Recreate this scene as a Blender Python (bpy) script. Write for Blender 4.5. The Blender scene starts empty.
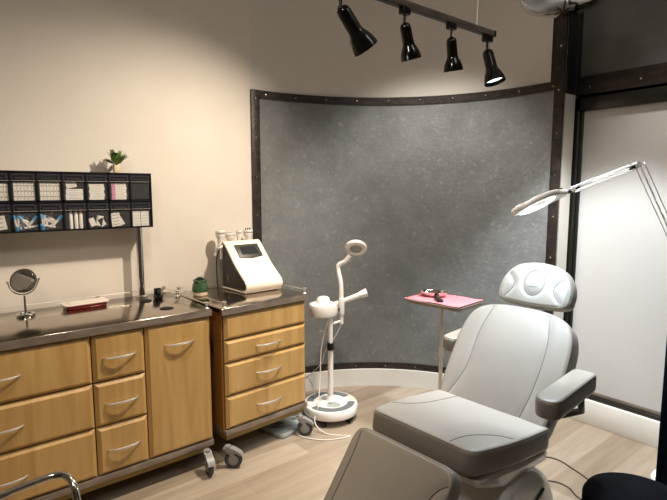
import bpy, bmesh, math, random
from mathutils import Vector, Matrix, Quaternion
PI = math.pi
random.seed(7)
S = bpy.context.scene
COL = S.collection
R = math.radians

# ---------------------------------------------------------------- camera, world, light, exposure
TH, YAW, CAMZ = R(6.73), R(50.8), 1.55
cd = bpy.data.cameras.new('camera'); cam = bpy.data.objects.new('camera', cd); COL.objects.link(cam)
cd.sensor_width = 36; cd.lens = 36 * 500 / 667; cd.clip_start = 0.02
cam.location = (0, 0, CAMZ); cam.rotation_euler = (PI / 2 - TH, 0, YAW)
S.camera = cam
vs = S.view_settings
vs.view_transform = 'Standard'; vs.look = 'None'; vs.gamma = 1; vs.use_curve_mapping = False
vs.exposure = 0.0
W = bpy.data.worlds.new('world'); S.world = W; W.use_nodes = True
W.node_tree.nodes['Background'].inputs[0].default_value = (0.6, 0.62, 0.65, 1)
W.node_tree.nodes['Background'].inputs[1].default_value = 0.05

def light(name, kind, loc, target, power, color, size=0.1, size_y=None, spot=None, blend=0.5, spread=None):
    l = bpy.data.lights.new(name, kind); o = bpy.data.objects.new(name, l); COL.objects.link(o)
    l.energy = power; l.color = color
    o.location = loc
    o.rotation_euler = (Vector(target) - Vector(loc)).to_track_quat('-Z', 'Y').to_euler()
    if kind == 'AREA':
        l.size = size
        if size_y: l.shape = 'RECTANGLE'; l.size_y = size_y
        if spread: l.spread = spread
    elif kind == 'SPOT':
        l.spot_size = spot; l.spot_blend = blend; l.shadow_soft_size = size
    else: l.shadow_soft_size = size
    return o
WARM = (1.0, 0.83, 0.64)
# added unseen fill lights for room, panel and door, besides inferred cans over cabinets
light('added_fill_rear', 'AREA', (-.6, -.6, 3.1), (-1.6, .8, 1.0), 17, (1.0, 0.92, 0.83), 0.4)  # added fill that lifts the ambient level, no fixture seen
light('added_fill_panel', 'SPOT', (-1.95, 2.3, 3.12), (-2.5, 2.85, 0), 185, (1.0, 0.95, 0.88), 0.08, spot=R(76), blend=.7)  # added to brighten the grey panel, invented source
light('added_fill_door_spot', 'SPOT', (-.75, 2.75, 3.12), (-.9, 3.2, 0), 85, (1.0, 0.97, 0.92), 0.08, spot=R(72), blend=.7)  # added to brighten the glass door from above, invented source
light('ceiling_can_cabinets', 'SPOT', (-1.62, 1.95, 3.0), (-2.95, .85, .45), 290, (1.0, 0.87, 0.72), 0.05, spot=R(90), blend=.9)
light('ceiling_can_cabinets_near', 'SPOT', (-1.75, .75, 3.0), (-2.3, .45, 0), 80, (1.0, 0.86, 0.70), 0.08, spot=R(88), blend=.9)
light('added_fill_door_area', 'AREA', (-.3, 1.6, 3.1), (-1.3, 2.8, 1.5), 3, (0.96, 0.97, 1.0), 0.6)  # soft added fill aimed towards the door, unseen source

# ---------------------------------------------------------------- materials
def new_mat(name, color=(.5, .5, .5), rough=.5, metal=0., spec=.5, coat=0., trans=0., emit=None, estr=0.):
    m = bpy.data.materials.new(name); m.use_nodes = True
    b = m.node_tree.nodes['Principled BSDF']
    b.inputs['Base Color'].default_value = (*color, 1); b.inputs['Roughness'].default_value = rough
    b.inputs['Metallic'].default_value = metal; b.inputs['Specular IOR Level'].default_value = spec
    b.inputs['Coat Weight'].default_value = coat; b.inputs['Transmission Weight'].default_value = trans
    if emit: b.inputs['Emission Color'].default_value = (*emit, 1); b.inputs['Emission Strength'].default_value = estr
    return m
def N(m, t, **kw):
    n = m.node_tree.nodes.new(t)
    for k, v in kw.items(): setattr(n, k, v)
    return n
def L(m, a, b): m.node_tree.links.new(a, b)
def bs(m): return m.node_tree.nodes['Principled BSDF']
def noise_mat(name, c1, c2, scale=(5, 5, 5), detail=5, lo=.3, hi=.7, bump=0., bscale=None, rough=.5, rvar=0., metal=0., spec=.5, coat=0., nrough=.55):
    m = new_mat(name, c1, rough, metal, spec, coat)
    tc = N(m, 'ShaderNodeTexCoord'); mp = N(m, 'ShaderNodeMapping'); mp.inputs['Scale'].default_value = scale
    L(m, tc.outputs['Object'], mp.inputs[0])
    nz = N(m, 'ShaderNodeTexNoise'); nz.inputs['Scale'].default_value = 1; nz.inputs['Detail'].default_value = detail
    nz.inputs['Roughness'].default_value = nrough
    L(m, mp.outputs[0], nz.inputs['Vector'])
    cr = N(m, 'ShaderNodeValToRGB'); cr.color_ramp.elements[0].position = lo; cr.color_ramp.elements[1].position = hi
    cr.color_ramp.elements[0].color = (*c1, 1); cr.color_ramp.elements[1].color = (*c2, 1)
    L(m, nz.outputs['Fac'], cr.inputs[0]); L(m, cr.outputs[0], bs(m).inputs['Base Color'])
    if bump:
        n2 = nz
        if bscale:
            n2 = N(m, 'ShaderNodeTexNoise'); n2.inputs['Scale'].default_value = bscale; n2.inputs['Detail'].default_value = 4
            L(m, tc.outputs['Object'], n2.inputs['Vector'])
        bp = N(m, 'ShaderNodeBump'); bp.inputs['Strength'].default_value = bump; bp.inputs['Distance'].default_value = .01
        L(m, n2.outputs['Fac'], bp.inputs['Height']); L(m, bp.outputs[0], bs(m).inputs['Normal'])
    if rvar:
        mr = N(m, 'ShaderNodeMapRange'); mr.inputs[3].default_value = rough - rvar; mr.inputs[4].default_value = rough + rvar
        L(m, nz.outputs['Fac'], mr.inputs[0]); L(m, mr.outputs[0], bs(m).inputs['Roughness'])
    return m
def srgb(h):
    v = [int(h[i:i + 2], 16) / 255 for i in (0, 2, 4)]
    return tuple(c / 12.92 if c <= .04045 else ((c + .055) / 1.055) ** 2.4 for c in v)

M = {}
M['wall'] = noise_mat('cream_paint', srgb('d6cdc0'), srgb('dad2c6'), (3, 3, 3), bump=.08, bscale=180, rough=.75, spec=.3)
M['upper'] = noise_mat('taupe_paint', srgb('d0cac0'), srgb('d4cec5'), (3, 3, 3), bump=.08, bscale=180, rough=.7, spec=.3)
M['dark_wall'] = noise_mat('charcoal_paint', srgb('5c5c5a'), srgb('686866'), (3, 3, 6), bump=.15, bscale=90, rough=.55)
M['ceiling'] = new_mat('ceiling_paint', srgb('d8d4cc'), .9)
M['white_base'] = noise_mat('white_baseboard_paint', srgb('dcd8ce'), srgb('e2ded6'), (8, 8, 8), rough=.5)
M['shell'] = new_mat('room_paint', srgb('b8b0a4'), .9)
# mottled grey plaster covering
m = noise_mat('grey_plaster_covering', srgb('696b6a'), srgb('7d7f7d'), (6, 6, 6), 8, .3, .7, bump=.25, bscale=45, rough=.38, rvar=.06, spec=.5, nrough=.7)
tc = [n for n in m.node_tree.nodes if n.type == 'TEX_COORD'][0]; cr0 = [n for n in m.node_tree.nodes if n.type == 'VALTORGB'][0]
n2 = N(m, 'ShaderNodeTexNoise'); n2.inputs['Scale'].default_value = 30; n2.inputs['Detail'].default_value = 9; n2.inputs['Roughness'].default_value = .72; n2.inputs['Distortion'].default_value = .6
L(m, tc.outputs['Object'], n2.inputs['Vector'])
c2 = N(m, 'ShaderNodeValToRGB'); c2.color_ramp.elements[0].position = .55; c2.color_ramp.elements[1].position = .68
c2.color_ramp.elements[0].color = (0, 0, 0, 1); c2.color_ramp.elements[1].color = (.5, .5, .5, 1)
L(m, n2.outputs['Fac'], c2.inputs[0])
mx = N(m, 'ShaderNodeMixRGB'); L(m, c2.outputs[0], mx.inputs[0]); L(m, cr0.outputs[0], mx.inputs[1]); mx.inputs[2].default_value = (*srgb('a3a5a1'), 1)
L(m, mx.outputs[0], bs(m).inputs['Base Color'])
M['plaster'] = m
M['trim'] = noise_mat('aged_dark_metal_strip', srgb('231f1d'), srgb('463d38'), (14, 14, 30), 8, .35, .75, bump=.3, bscale=60, rough=.42, rvar=.12, metal=.35, nrough=.7)
M['rivet'] = new_mat('rivet_metal', srgb('a89c8c'), .25, 1)
M['black_frame'] = new_mat('black_anodised_frame', srgb('14130f'), .3, .0, .6)
M['dark_gap'] = new_mat('black_gap', srgb('050505'), .9)
M['frost'] = noise_mat('frosted_glass', srgb('bcb9b3'), srgb('c0bdb8'), (1, 1, 1), rough=.35, spec=.4)
# floor
m = new_mat('wood_plank_floor', (.5, .4, .3), .42)
tc = N(m, 'ShaderNodeTexCoord'); mp = N(m, 'ShaderNodeMapping'); mp.inputs['Rotation'].default_value = (0, 0, PI / 2)
L(m, tc.outputs['Object'], mp.inputs[0])
br = N(m, 'ShaderNodeTexBrick'); br.offset = .37; br.inputs['Scale'].default_value = 1
br.inputs['Brick Width'].default_value = 1.22; br.inputs['Row Height'].default_value = .175; br.inputs['Mortar Size'].default_value = .0012
br.inputs['Color1'].default_value = (*srgb('8a7a66'), 1); br.inputs['Color2'].default_value = (*srgb('aea08e'), 1); br.inputs['Mortar'].default_value = (*srgb('8c7c69'), 1)
L(m, mp.outputs[0], br.inputs['Vector'])
mp2 = N(m, 'ShaderNodeMapping'); mp2.inputs['Scale'].default_value = (22, 1.6, 1); L(m, tc.outputs['Object'], mp2.inputs[0])
nz = N(m, 'ShaderNodeTexNoise'); nz.inputs['Scale'].default_value = 1; nz.inputs['Detail'].default_value = 8; nz.inputs['Roughness'].default_value = .65; nz.inputs['Distortion'].default_value = .6
L(m, mp2.outputs[0], nz.inputs['Vector'])
cr = N(m, 'ShaderNodeValToRGB'); cr.color_ramp.elements[0].position = .3; cr.color_ramp.elements[0].color = (.72, .68, .64, 1); cr.color_ramp.elements[1].position = .65; cr.color_ramp.elements[1].color = (1.06, 1.05, 1.04, 1)
L(m, nz.outputs['Fac'], cr.inputs[0])
mx = N(m, 'ShaderNodeMixRGB', blend_type='MULTIPLY'); mx.inputs[0].default_value = .85
L(m, br.outputs['Color'], mx.inputs[1]); L(m, cr.outputs[0], mx.inputs[2]); L(m, mx.outputs[0], bs(m).inputs['Base Color'])
bp = N(m, 'ShaderNodeBump'); bp.inputs['Strength'].default_value = .12; bp.inputs['Distance'].default_value = .005
L(m, nz.outputs['Fac'], bp.inputs['Height']); L(m, bp.outputs[0], bs(m).inputs['Normal'])
M['floor'] = m
# cabinet wood: cathedral grain running upwards
m = noise_mat('maple_veneer', srgb('b08a50'), srgb('cfa96c'), (13, 13, 1.2), 8, .3, .72, bump=.04, rough=.38, spec=.45, coat=.1, nrough=.6)
nzz = [n for n in m.node_tree.nodes if n.type == 'TEX_NOISE'][0]; nzz.inputs['Distortion'].default_value = .8
M['wood'] = m
M['wood_dark'] = noise_mat('olive_plinth_wood', srgb('8c7338'), srgb('9c8244'), (10, 3, 26), 6, rough=.5)
M['carcass'] = noise_mat('cabinet_side_laminate', srgb('8a5c2a'), srgb('9c6c35'), (20, 20, 2), 6, rough=.45)
M['dark_inside'] = new_mat('dark_cabinet_gap', srgb('1a120a'), .8)
M['steel'] = noise_mat('brushed_worktop_steel', srgb('a3978a'), srgb('b3a799'), (2, 8, 3), 5, rough=.15, rvar=.03, metal=1.)
M['steel_edge'] = noise_mat('scuffed_steel_edge', srgb('84786d'), srgb('a89b8d'), (9, 9, 30), 8, .35, .8, rough=.4, rvar=.1, metal=.5, bump=.15)
M['chrome'] = new_mat('chrome', srgb('d8d6d2'), .08, 1)
M['satin'] = new_mat('satin_nickel', srgb('dedad2'), .38, .9)
M['rack_black'] = new_mat('black_bin_plastic', srgb('15151a'), .3, 0, .5)
M['rack_smoke'] = new_mat('smoked_bin_lip', srgb('35343a'), .2, 0, .6)
m = new_mat('clear_bin_plastic', (.3, .3, .3), .06, 0, .5, trans=1.0); bs(m).inputs['Transmission Weight'].default_value = 0; bs(m).inputs['Alpha'].default_value = .08
M['clear'] = m
M['bin_edge'] = new_mat('pale_bin_edge', srgb('9a958e'), .3)
M['carton'] = noise_mat('white_carton', srgb('d8d2c8'), srgb('e4dfd6'), (30, 30, 30), rough=.7)
M['carton_print'] = new_mat('carton_print_grey', srgb('6f6a66'), .7)
M['carton_pink'] = new_mat('carton_print_pink', srgb('c67f9d'), .7)
M['carton_blue'] = new_mat('carton_print_blue', srgb('4a86bf'), .7)
M['pale_green'] = new_mat('pale_green_packet', srgb('b9c6be'), .7)
M['blue_cap'] = new_mat('blue_cap_plastic', srgb('2f93cc'), .35)
M['tube_clear'] = new_mat('pale_tube_plastic', srgb('cfcac2'), .35)
M['white'] = new_mat('white_plastic', srgb('ece6de'), .3, 0, .5, .2)
M['white_gloss'] = new_mat('glossy_white_shell', srgb('e4e6e4'), .14, 0, .6, .5)
M['white_metal'] = new_mat('white_painted_metal', srgb('e6e6e2'), .32)
M['cream_gloss'] = new_mat('cream_gloss_shell', srgb('efe3d2'), .22, 0, .5, .3)
M['black'] = new_mat('black_plastic', srgb('101010'), .35)
M['black_gloss'] = new_mat('black_gloss', srgb('0b0b0c'), .12, 0, .6)
M['dark_brown'] = noise_mat('dark_brown_side_panel', srgb('201b17'), srgb('2a241f'), (60, 60, 60), rough=.5)
M['screen'] = new_mat('dark_lcd_screen', srgb('1b2023'), .3, 0, .4)
M['bezel'] = new_mat('bronze_bezel', srgb('37322a'), .45, 0)
M['grey_caster'] = new_mat('grey_caster_plastic', srgb('8b8986'), .4)
M['rubber'] = new_mat('dark_grey_rubber', srgb('3e4144'), .6)
M['grey_pad'] = noise_mat('grey_grip_pad', srgb('5d6062'), srgb('6c6f70'), (80, 80, 80), rough=.7)
M['grey_tray'] = new_mat('light_grey_moulded_plastic', srgb('9aa09c'), .45)
M['leaf'] = noise_mat('fern_leaf', srgb('2f4a22'), srgb('7d9448'), (40, 40, 40), 3, .35, .65, rough=.5)
M['pot_beige'] = noise_mat('beige_ceramic', srgb('cbb796'), srgb('d6c3a4'), (20, 20, 20), rough=.6)
M['pot_green'] = noise_mat('green_glaze', srgb('2c4a2e'), srgb('4c6b45'), (30, 30, 30), rough=.25, spec=.6, coat=.4)
M['succulent'] = noise_mat('dark_succulent', srgb('1c2620'), srgb('31443a'), (50, 50, 50), rough=.5)
M['red'] = new_mat('dark_red_plastic', srgb('6e1511'), .2, 0, .5, .3)
M['lid'] = new_mat('white_translucent_lid', srgb('ddd0c4'), .25, 0, .5)
M['pink'] = noise_mat('pink_paper', srgb('cc6f76'), srgb('d47f85'), (6, 6, 6), rough=.8)
M['mirror'] = new_mat('mirror_glass', srgb('e0e0e0'), .02, 1)
M['leather_mat'] = None
def leather(name, c1, c2):
    m = noise_mat(name, c1, c2, (4, 4, 4), 4, rough=.36, rvar=.03, spec=.42, bump=.12, bscale=420, coat=.05)
    return m
M['leather_light'] = leather('grey_vinyl', srgb('9a958d'), srgb('a09b93'))
M['leather_taupe'] = leather('taupe_vinyl', srgb('948c81'), srgb('9a9287'))
M['leather_seat'] = leather('warm_grey_vinyl', srgb('9a958d'), srgb('a09b93'))
M['leather_side'] = leather('vinyl_side_shade', srgb('817b72'), srgb('878178'))  # same vinyl as the tops, side shade painted in as a darker tone
M['leather_arm'] = leather('grey_arm_vinyl', srgb('8f887d'), srgb('958e83'))
M['stitch'] = new_mat('dark_stitching', srgb('4c4842'), .7)
M['stitch_light'] = new_mat('grey_stitching', srgb('696b6e'), .7)
M['velvet'] = noise_mat('black_velvet', srgb('07080c'), srgb('0d0e13'), (30, 30, 30), rough=.95, spec=.1)
M['navy'] = noise_mat('navy_curtain_cloth', srgb('0c1220'), srgb('131b2c'), (8, 8, 2), rough=.95, spec=.1)
M['cord_white'] = new_mat('white_cord', srgb('dcd6cc'), .4)
M['cord_brown'] = new_mat('dark_brown_cord', srgb('4a3c33'), .5)
M['bulb'] = new_mat('lit_spot_bulb', (.9, .95, 1), .4, emit=(.80, .92, 1.0), estr=2.2)
M['ring_light'] = new_mat('lit_led_ring', (1, 1, 1), .4, emit=(.90, .96, 1.0), estr=2.6)
m = new_mat('lens_glass', (.25, .26, .27), .02, trans=1.0); bs(m).inputs['Transmission Weight'].default_value = 0; bs(m).inputs['Alpha'].default_value = .2; M['lens'] = m
M['clip_black'] = new_mat('black_clip', srgb('121212'), .3)
M['logo'] = new_mat('embossed_logo_thread', srgb('cfcfcf'), .5)
M['logo_grey'] = new_mat('faint_grey_print', srgb('8f8778'), .5)

# ---------------------------------------------------------------- mesh helpers
class MB:
    def __init__(s): s.v = []; s.f = []; s.mi = []; s.m = 0
    def add(s, verts, faces, mat=None):
        o = len(s.v); s.v += [tuple(v) for v in verts]; s.f += [tuple(i + o for i in f) for f in faces]
        s.mi += [s.m] * len(faces); return s
    def bm(s, b, mx=None):
        b.verts.index_update()
        vs_ = [(mx @ v.co) if mx else v.co.copy() for v in b.verts]
        s.add(vs_, [[v.index for v in f.verts] for f in b.faces]); b.free(); return s
    def box(s, lo, hi, bev=0., seg=2, mx=None):
        b = bmesh.new(); bmesh.ops.create_cube(b, size=1)
        for v in b.verts:
            v.co = Vector([(lo[i] + hi[i]) / 2 + v.co[i] * (hi[i] - lo[i]) for i in range(3)])
        if bev: bmesh.ops.bevel(b, geom=list(b.edges), offset=bev, segments=seg, profile=.5, affect='EDGES')
        return s.bm(b, mx)
    def tube(s, pts, r, n=10, closed=False, caps=True, flat=None):
        pts = [Vector(p) for p in pts]; k = len(pts); rr = r if isinstance(r, (list, tuple)) else [r] * k
        T = []
        for i in range(k):
            if closed: t = pts[(i + 1) % k] - pts[i - 1]
            else: t = pts[min(i + 1, k - 1)] - pts[max(i - 1, 0)]
            T.append(t.normalized())
        up = Vector((0, 0, 1)) if abs(T[0].z) < .9 else Vector((1, 0, 0))
        nrm = (up - T[0] * up.dot(T[0])).normalized(); V = []
        for i in range(k):
            nrm = (nrm - T[i] * nrm.dot(T[i])).normalized(); bn = T[i].cross(nrm)
            for j in range(n):
                a = 2 * PI * j / n; V.append(pts[i] + (nrm * math.cos(a) + bn * math.sin(a)) * rr[i])
        F = []
        for i in range(k if closed else k - 1):
            for j in range(n):
                a, b_ = i * n + j, i * n + (j + 1) % n; c, d = ((i + 1) % k) * n + (j + 1) % n, ((i + 1) % k) * n + j
                F.append((a, b_, c, d))
        if not closed and caps: F.append(tuple(range(n))[::-1]); F.append(tuple((k - 1) * n + j for j in range(n)))
        return s.add(V, F)
    def cyl(s, p0, p1, r0, r1=None, n=20): return s.tube([p0, p1], [r0, r0 if r1 is None else r1], n)
    def lathe(s, prof, c=(0, 0, 0), axis=(0, 0, 1), n=32, cap=True):
        q = Vector((0, 0, 1)).rotation_difference(Vector(axis).normalized()); c = Vector(c); V = []
        for r, z in prof:
            for j in range(n):
                a = 2 * PI * j / n; V.append(c + q @ Vector((r * math.cos(a), r * math.sin(a), z)))
        F = []; k = len(prof)
        for i in range(k - 1):
            for j in range(n): F.append((i * n + j, i * n + (j + 1) % n, (i + 1) * n + (j + 1) % n, (i + 1) * n + j))
        if cap:
            if prof[0][0] > 1e-5: F.append(tuple(range(n))[::-1])
            if prof[-1][0] > 1e-5: F.append(tuple((k - 1) * n + j for j in range(n)))
        return s.add(V, F)
    def prism(s, poly, h0, h1, mx=None, bev=0., seg=2):      # poly in local xy, extruded in z
        b = bmesh.new(); lo = [b.verts.new((p[0], p[1], h0)) for p in poly]; hi = [b.verts.new((p[0], p[1], h1)) for p in poly]
        k = len(poly); b.faces.new(lo[::-1]); b.faces.new(hi)
        for i in range(k): b.faces.new((lo[i], lo[(i + 1) % k], hi[(i + 1) % k], hi[i]))
        b.normal_update()
        if bev:
            es = [e for e in b.edges if abs(e.verts[0].co.z - e.verts[1].co.z) < 1e-6]
            bmesh.ops.bevel(b, geom=es, offset=bev, segments=seg, profile=.5, affect='EDGES')
        return s.bm(b, mx)
    def sphere(s, c, r, sc=(1, 1, 1), u=16, v=10, mx=None):
        b = bmesh.new(); bmesh.ops.create_uvsphere(b, u_segments=u, v_segments=v, radius=r)
        for x in b.verts: x.co = Vector((x.co.x * sc[0], x.co.y * sc[1], x.co.z * sc[2])) + Vector(c)
        return s.bm(b, mx)
    def build(s, name, mats, parent=None, smooth=True, angle=38, loc=None, label=None):
        me = bpy.data.meshes.new(name); me.from_pydata(s.v, [], s.f)
        mats = mats if isinstance(mats, (list, tuple)) else [mats]
        for m_ in mats: me.materials.append(M[m_] if isinstance(m_, str) else m_)
        for p, i in zip(me.polygons, s.mi): p.material_index = i
        b = bmesh.new(); b.from_mesh(me); bmesh.ops.recalc_face_normals(b, faces=b.faces); b.to_mesh(me); b.free()
        if smooth:
            for p in me.polygons: p.use_smooth = True
            me.set_sharp_from_angle(angle=R(angle))
        o = bpy.data.objects.new(name, me); COL.objects.link(o)
        if parent: o.parent = parent
        if loc: o.location = loc
        if label: o['label'] = label
        return o
def thing(name, label, cat, loc=(0, 0, 0), rotz=0, group=None):
    o = bpy.data.objects.new(name, None); COL.objects.link(o); o.empty_display_size = .05
    o.location = loc; o.rotation_euler = (0, 0, rotz)
    return tag(o, label, cat, group)
def tag(o, label, cat, group=None):
    o['label'] = label; o['category'] = cat
    if group: o['group'] = group
    return o
def struct(o, label=None):
    o['kind'] = 'structure'
    if label: o['label'] = label
    return o
def copy_tree(o, parent=None):
    c = o.copy(); COL.objects.link(c)
    if parent: c.parent = parent
    for ch in list(o.children): copy_tree(ch, c)
    return c
def adopt(o, parent):
    mi = (Matrix.Translation(parent.location) @ parent.rotation_euler.to_matrix().to_4x4()).inverted(); o.data.transform(mi); o.parent = parent
def bez(pts, n=12):      # Catmull-Rom through points
    P = [Vector(p) for p in pts]; P = [P[0] * 2 - P[1]] + P + [P[-1] * 2 - P[-2]]; out = []
    for i in range(1, len(P) - 2):
        for k in range(n):
            t = k / n; a, b, c, d = P[i - 1:i + 3]
            out.append(.5 * ((2 * b) + (c - a) * t + (2 * a - 5 * b + 4 * c - d) * t * t + (3 * b - a - 3 * c + d) * t ** 3))
    out.append(P[-2]); return out
def basis(o, x, y, z):
    m_ = Matrix((x, y, z)).transposed().to_4x4(); m_.translation = Vector(o); return m_

# ---------------------------------------------------------------- room shell
XW, YD, ZC, PT = -3.13, 3.38, 3.2, 2.25      # left wall, door wall, ceiling, top of the panel
XR, YN = 2.2, -2.2
CC, CR = Vector((-1.746, 1.828)), 1.384
def arc(r, a0, a1, n):
    return [(CC.x + r * math.cos(R(a0 + (a1 - a0) * i / n)), CC.y + r * math.sin(R(a0 + (a1 - a0) * i / n))) for i in range(n + 1)]
AEND = 84.2
END = (CC.x + CR * math.cos(R(AEND)), CC.y + CR * math.sin(R(AEND)))
struct(MB().box((XW - .4, YN - .1, -.1), (XR + .1, YD + .4, 0)).build('floor', 'floor', smooth=False), 'pale wood plank floor')
struct(MB().box((XW - .4, YN - .1, ZC), (XR + .1, YD + .4, ZC + .1)).build('ceiling', 'ceiling', smooth=False))
struct(MB().box((XW - .12, YN, 0), (XW, 1.812, ZC)).build('wall_left', 'wall', smooth=False), 'cream painted wall behind the wooden cabinets')
struct(MB().box((XR, YN, 0), (XR + .1, YD, ZC)).build('wall_right', 'shell', smooth=False))
struct(MB().box((XW - .12, YN - .1, 0), (XR + .1, YN, ZC)).build('wall_near', 'shell', smooth=False))
def curved(name, mat, r0, r1, z0, z1, a0=180.7, a1=AEND, n=48, pre=None, **kw):
    inner = arc(r0, a0, a1, n); outer = arc(r1, a0, a1, n)
    if pre is not None: inner = [(CC.x - r0, pre)] + inner; outer = [(CC.x - r1, pre)] + outer
    k = len(inner); V = [(x, y, z0) for x, y in inner] + [(x, y, z1) for x, y in inner] + [(x, y, z0) for x, y in outer] + [(x, y, z1) for x, y in outer]
    F = []
    for i in range(k - 1):
        F += [(i, i + 1, k + i + 1, k + i), (2 * k + i + 1, 2 * k + i, 3 * k + i, 3 * k + i + 1), (k + i, k + i + 1, 3 * k + i + 1, 3 * k + i), (i + 1, i, 2 * k + i, 2 * k + i + 1)]
    F += [(0, k, 3 * k, 2 * k), (k - 1, 3 * k - 1, 4 * k - 1, 2 * k - 1)]
    return MB().add(V, F).build(name, mat, angle=30, **kw)
struct(curved('wall_curved', 'upper', CR, CR + .12, 0, ZC), 'taupe painted curved wall above the grey panel')
struct(curved('wall_curved_panel', 'plaster', CR - .006, CR + .002, .12, PT), 'mottled grey curved wall panel')
struct(curved('baseboard_curved', 'white_base', CR - .035, CR, 0, .135), 'white baseboard under the curved panel')
struct(curved('trim_1', 'trim', CR - .014, CR, PT - .055, PT), 'dark riveted metal strip along the top of the curved panel')
struct(curved('trim_2', 'trim', CR - .016, CR - .001, .13, .185), 'dark riveted metal strip along the bottom of the curved panel')
struct(MB().box((XW + .002, 1.806, .13), (XW + .018, 1.872, PT), .002).build('trim_3', 'trim'), 'dark riveted strip up the left edge of the curved panel')
# right end of the curve: a post strip reaching the ceiling and the short return to the door wall
t_end = Vector((-math.sin(R(AEND)), math.cos(R(AEND))))
e = Vector(END); nrm = Vector((math.cos(R(AEND)), math.sin(R(AEND))))
mx = basis((e.x, e.y, 0), (-t_end.x, -t_end.y, 0), (nrm.x, nrm.y, 0), (0, 0, 1))
struct(MB().box((-.065, -.018, .13), (.002, .0, ZC), .002, mx=mx).build('trim_4', 'trim'), 'dark riveted strip between the curved wall and the door wall')
struct(MB().box((END[0] - .1, END[1] + .004, 0), (END[0] + .001, YD + .05, 2.167)).build('wall_return', 'plaster', smooth=False))
struct(MB().box((END[0] - .1, END[1] + .004, 2.167), (END[0] + .012, YD + .02, ZC)).build('trim_7', 'black_frame', smooth=False))
struct(MB().box((END[0] - .1, YD, PT + .01), (XR, YD + .12, ZC)).build('wall_door_upper', 'dark_wall', smooth=False), 'charcoal wall above the door')
struct(MB().box((-.45, YD, 0), (XR, YD + .12, PT + .01)).build('wall_door_right', 'dark_wall', smooth=False))
struct(MB().box((END[0] - .1, YD + .1, 0), (-.4, YD + .2, 2.3)).build('wall_behind_door', 'dark_gap', smooth=False))
struct(MB().box((END[0] + .004, YD - .016, 2.168), (XR, YD, 2.285), .003).build('trim_5', 'trim'), 'wide dark metal board above the door')
struct(MB().box((END[0] + .002, YD - .05, 0), (-.45, YD + .02, .165), .004).build('baseboard_door', 'white_base'), 'white sill under the glass door')
struct(MB().box((END[0] + .002, YD - .014, .165), (-1.60, YD + .01, 2.168)).build('trim_6', 'plaster', smooth=False))
# door
dr = MB(); X0, X1 = -1.622, -.50
dr.box((X0, YD - .03, .165), (X0 + .05, YD + .03, 2.15), .003); dr.box((X1 - .05, YD - .03, .165), (X1, YD + .03, 2.15), .003)
dr.box((X0, YD - .03, 2.065), (X1, YD + .03, 2.15), .003); dr.box((X0, YD - .03, .165), (X1, YD + .03, .188), .003)
door = struct(dr.build('door_1', 'black_frame'), 'black framed frosted glass door')
MB().box((X0 + .03, YD - .012, .18), (X0 + .068, YD + .02, 2.08), .002).build('inner_stile', 'black_frame', door)
MB().box((X0 + .06, YD, .185), (X1 - .04, YD + .012, 2.07)).build('glass_pane', 'frost', door, smooth=False, label='frosted pale glass')
MB().box((X0 + .06, YD - .003, .19), (X1 - .04, YD + .001, .215), .002).build('lower_rail', 'steel_edge', door, label='thin grey rail at the foot of the glass')
# rivets on the strips
def rivets(pts, name):
    b = MB()
    for p, n_ in pts: b.lathe([(0, .006), (.006, .0045), (.009, 0)], p, n_, 10)
    o = b.build('rivet_row', 'rivet', bpy.data.objects[name]); o['kind'] = 'stuff'
for nm, z in (('trim_1', PT - .028), ('trim_2', .158)):
    rivets([((x, y, z), (CC.x - x, CC.y - y, 0)) for x, y in arc(CR - .014, 176, AEND + 3, 9)], nm)
rivets([((XW + .018, 1.84, .3 + .27 * i), (1, 0, 0)) for i in range(8)], 'trim_3')
rivets([(mx @ Vector((-.03, -.018, .3 + .27 * i)), (-nrm.x, -nrm.y, 0)) for i in range(11)], 'trim_4')
rivets([((END[0] + .08 + .3 * i, YD - .016, 2.215), (0, -1, 0)) for i in range(10)], 'trim_5')

# ---------------------------------------------------------------- wooden cabinets
def front(name, y0, y1, z0, z1, parent, hw=.13, handle='centre', hz=None):
    b = MB(); g = .003; y0 += g; y1 -= g; z0 += g; z1 -= g; c = .017; t = .02
    V = [(0, y0, z0), (0, y1, z0), (0, y1, z1), (0, y0, z1), (.006, y0, z0), (.006, y1, z0), (.006, y1, z1), (.006, y0, z1),
         (t, y0 + c, z0 + c), (t, y1 - c, z0 + c), (t, y1 - c, z1 - c), (t, y0 + c, z1 - c)]
    F = [(3, 2, 1, 0), (0, 1, 5, 4), (1, 2, 6, 5), (2, 3, 7, 6), (3, 0, 4, 7), (4, 5, 9, 8), (5, 6, 10, 9), (6, 7, 11, 10), (7, 4, 8, 11), (8, 9, 10, 11)]
    b.add(V, F); o = b.build(name, 'wood', parent, smooth=False)
    if handle:
        yc = (y0 + y1) / 2; zc = (z0 + z1) / 2 if hz is None else hz; h = MB()
        pts = [(t + .028 * math.sin(PI * (i / 16)) ** .55 * 1.0, yc - hw / 2 + hw * i / 16, zc) for i in range(17)]
        h.tube(pts, [.0036 + .0026 * math.sin(PI * i / 16) for i in range(17)], 8)
        h.build('handle', 'satin', o)
    return o
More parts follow.
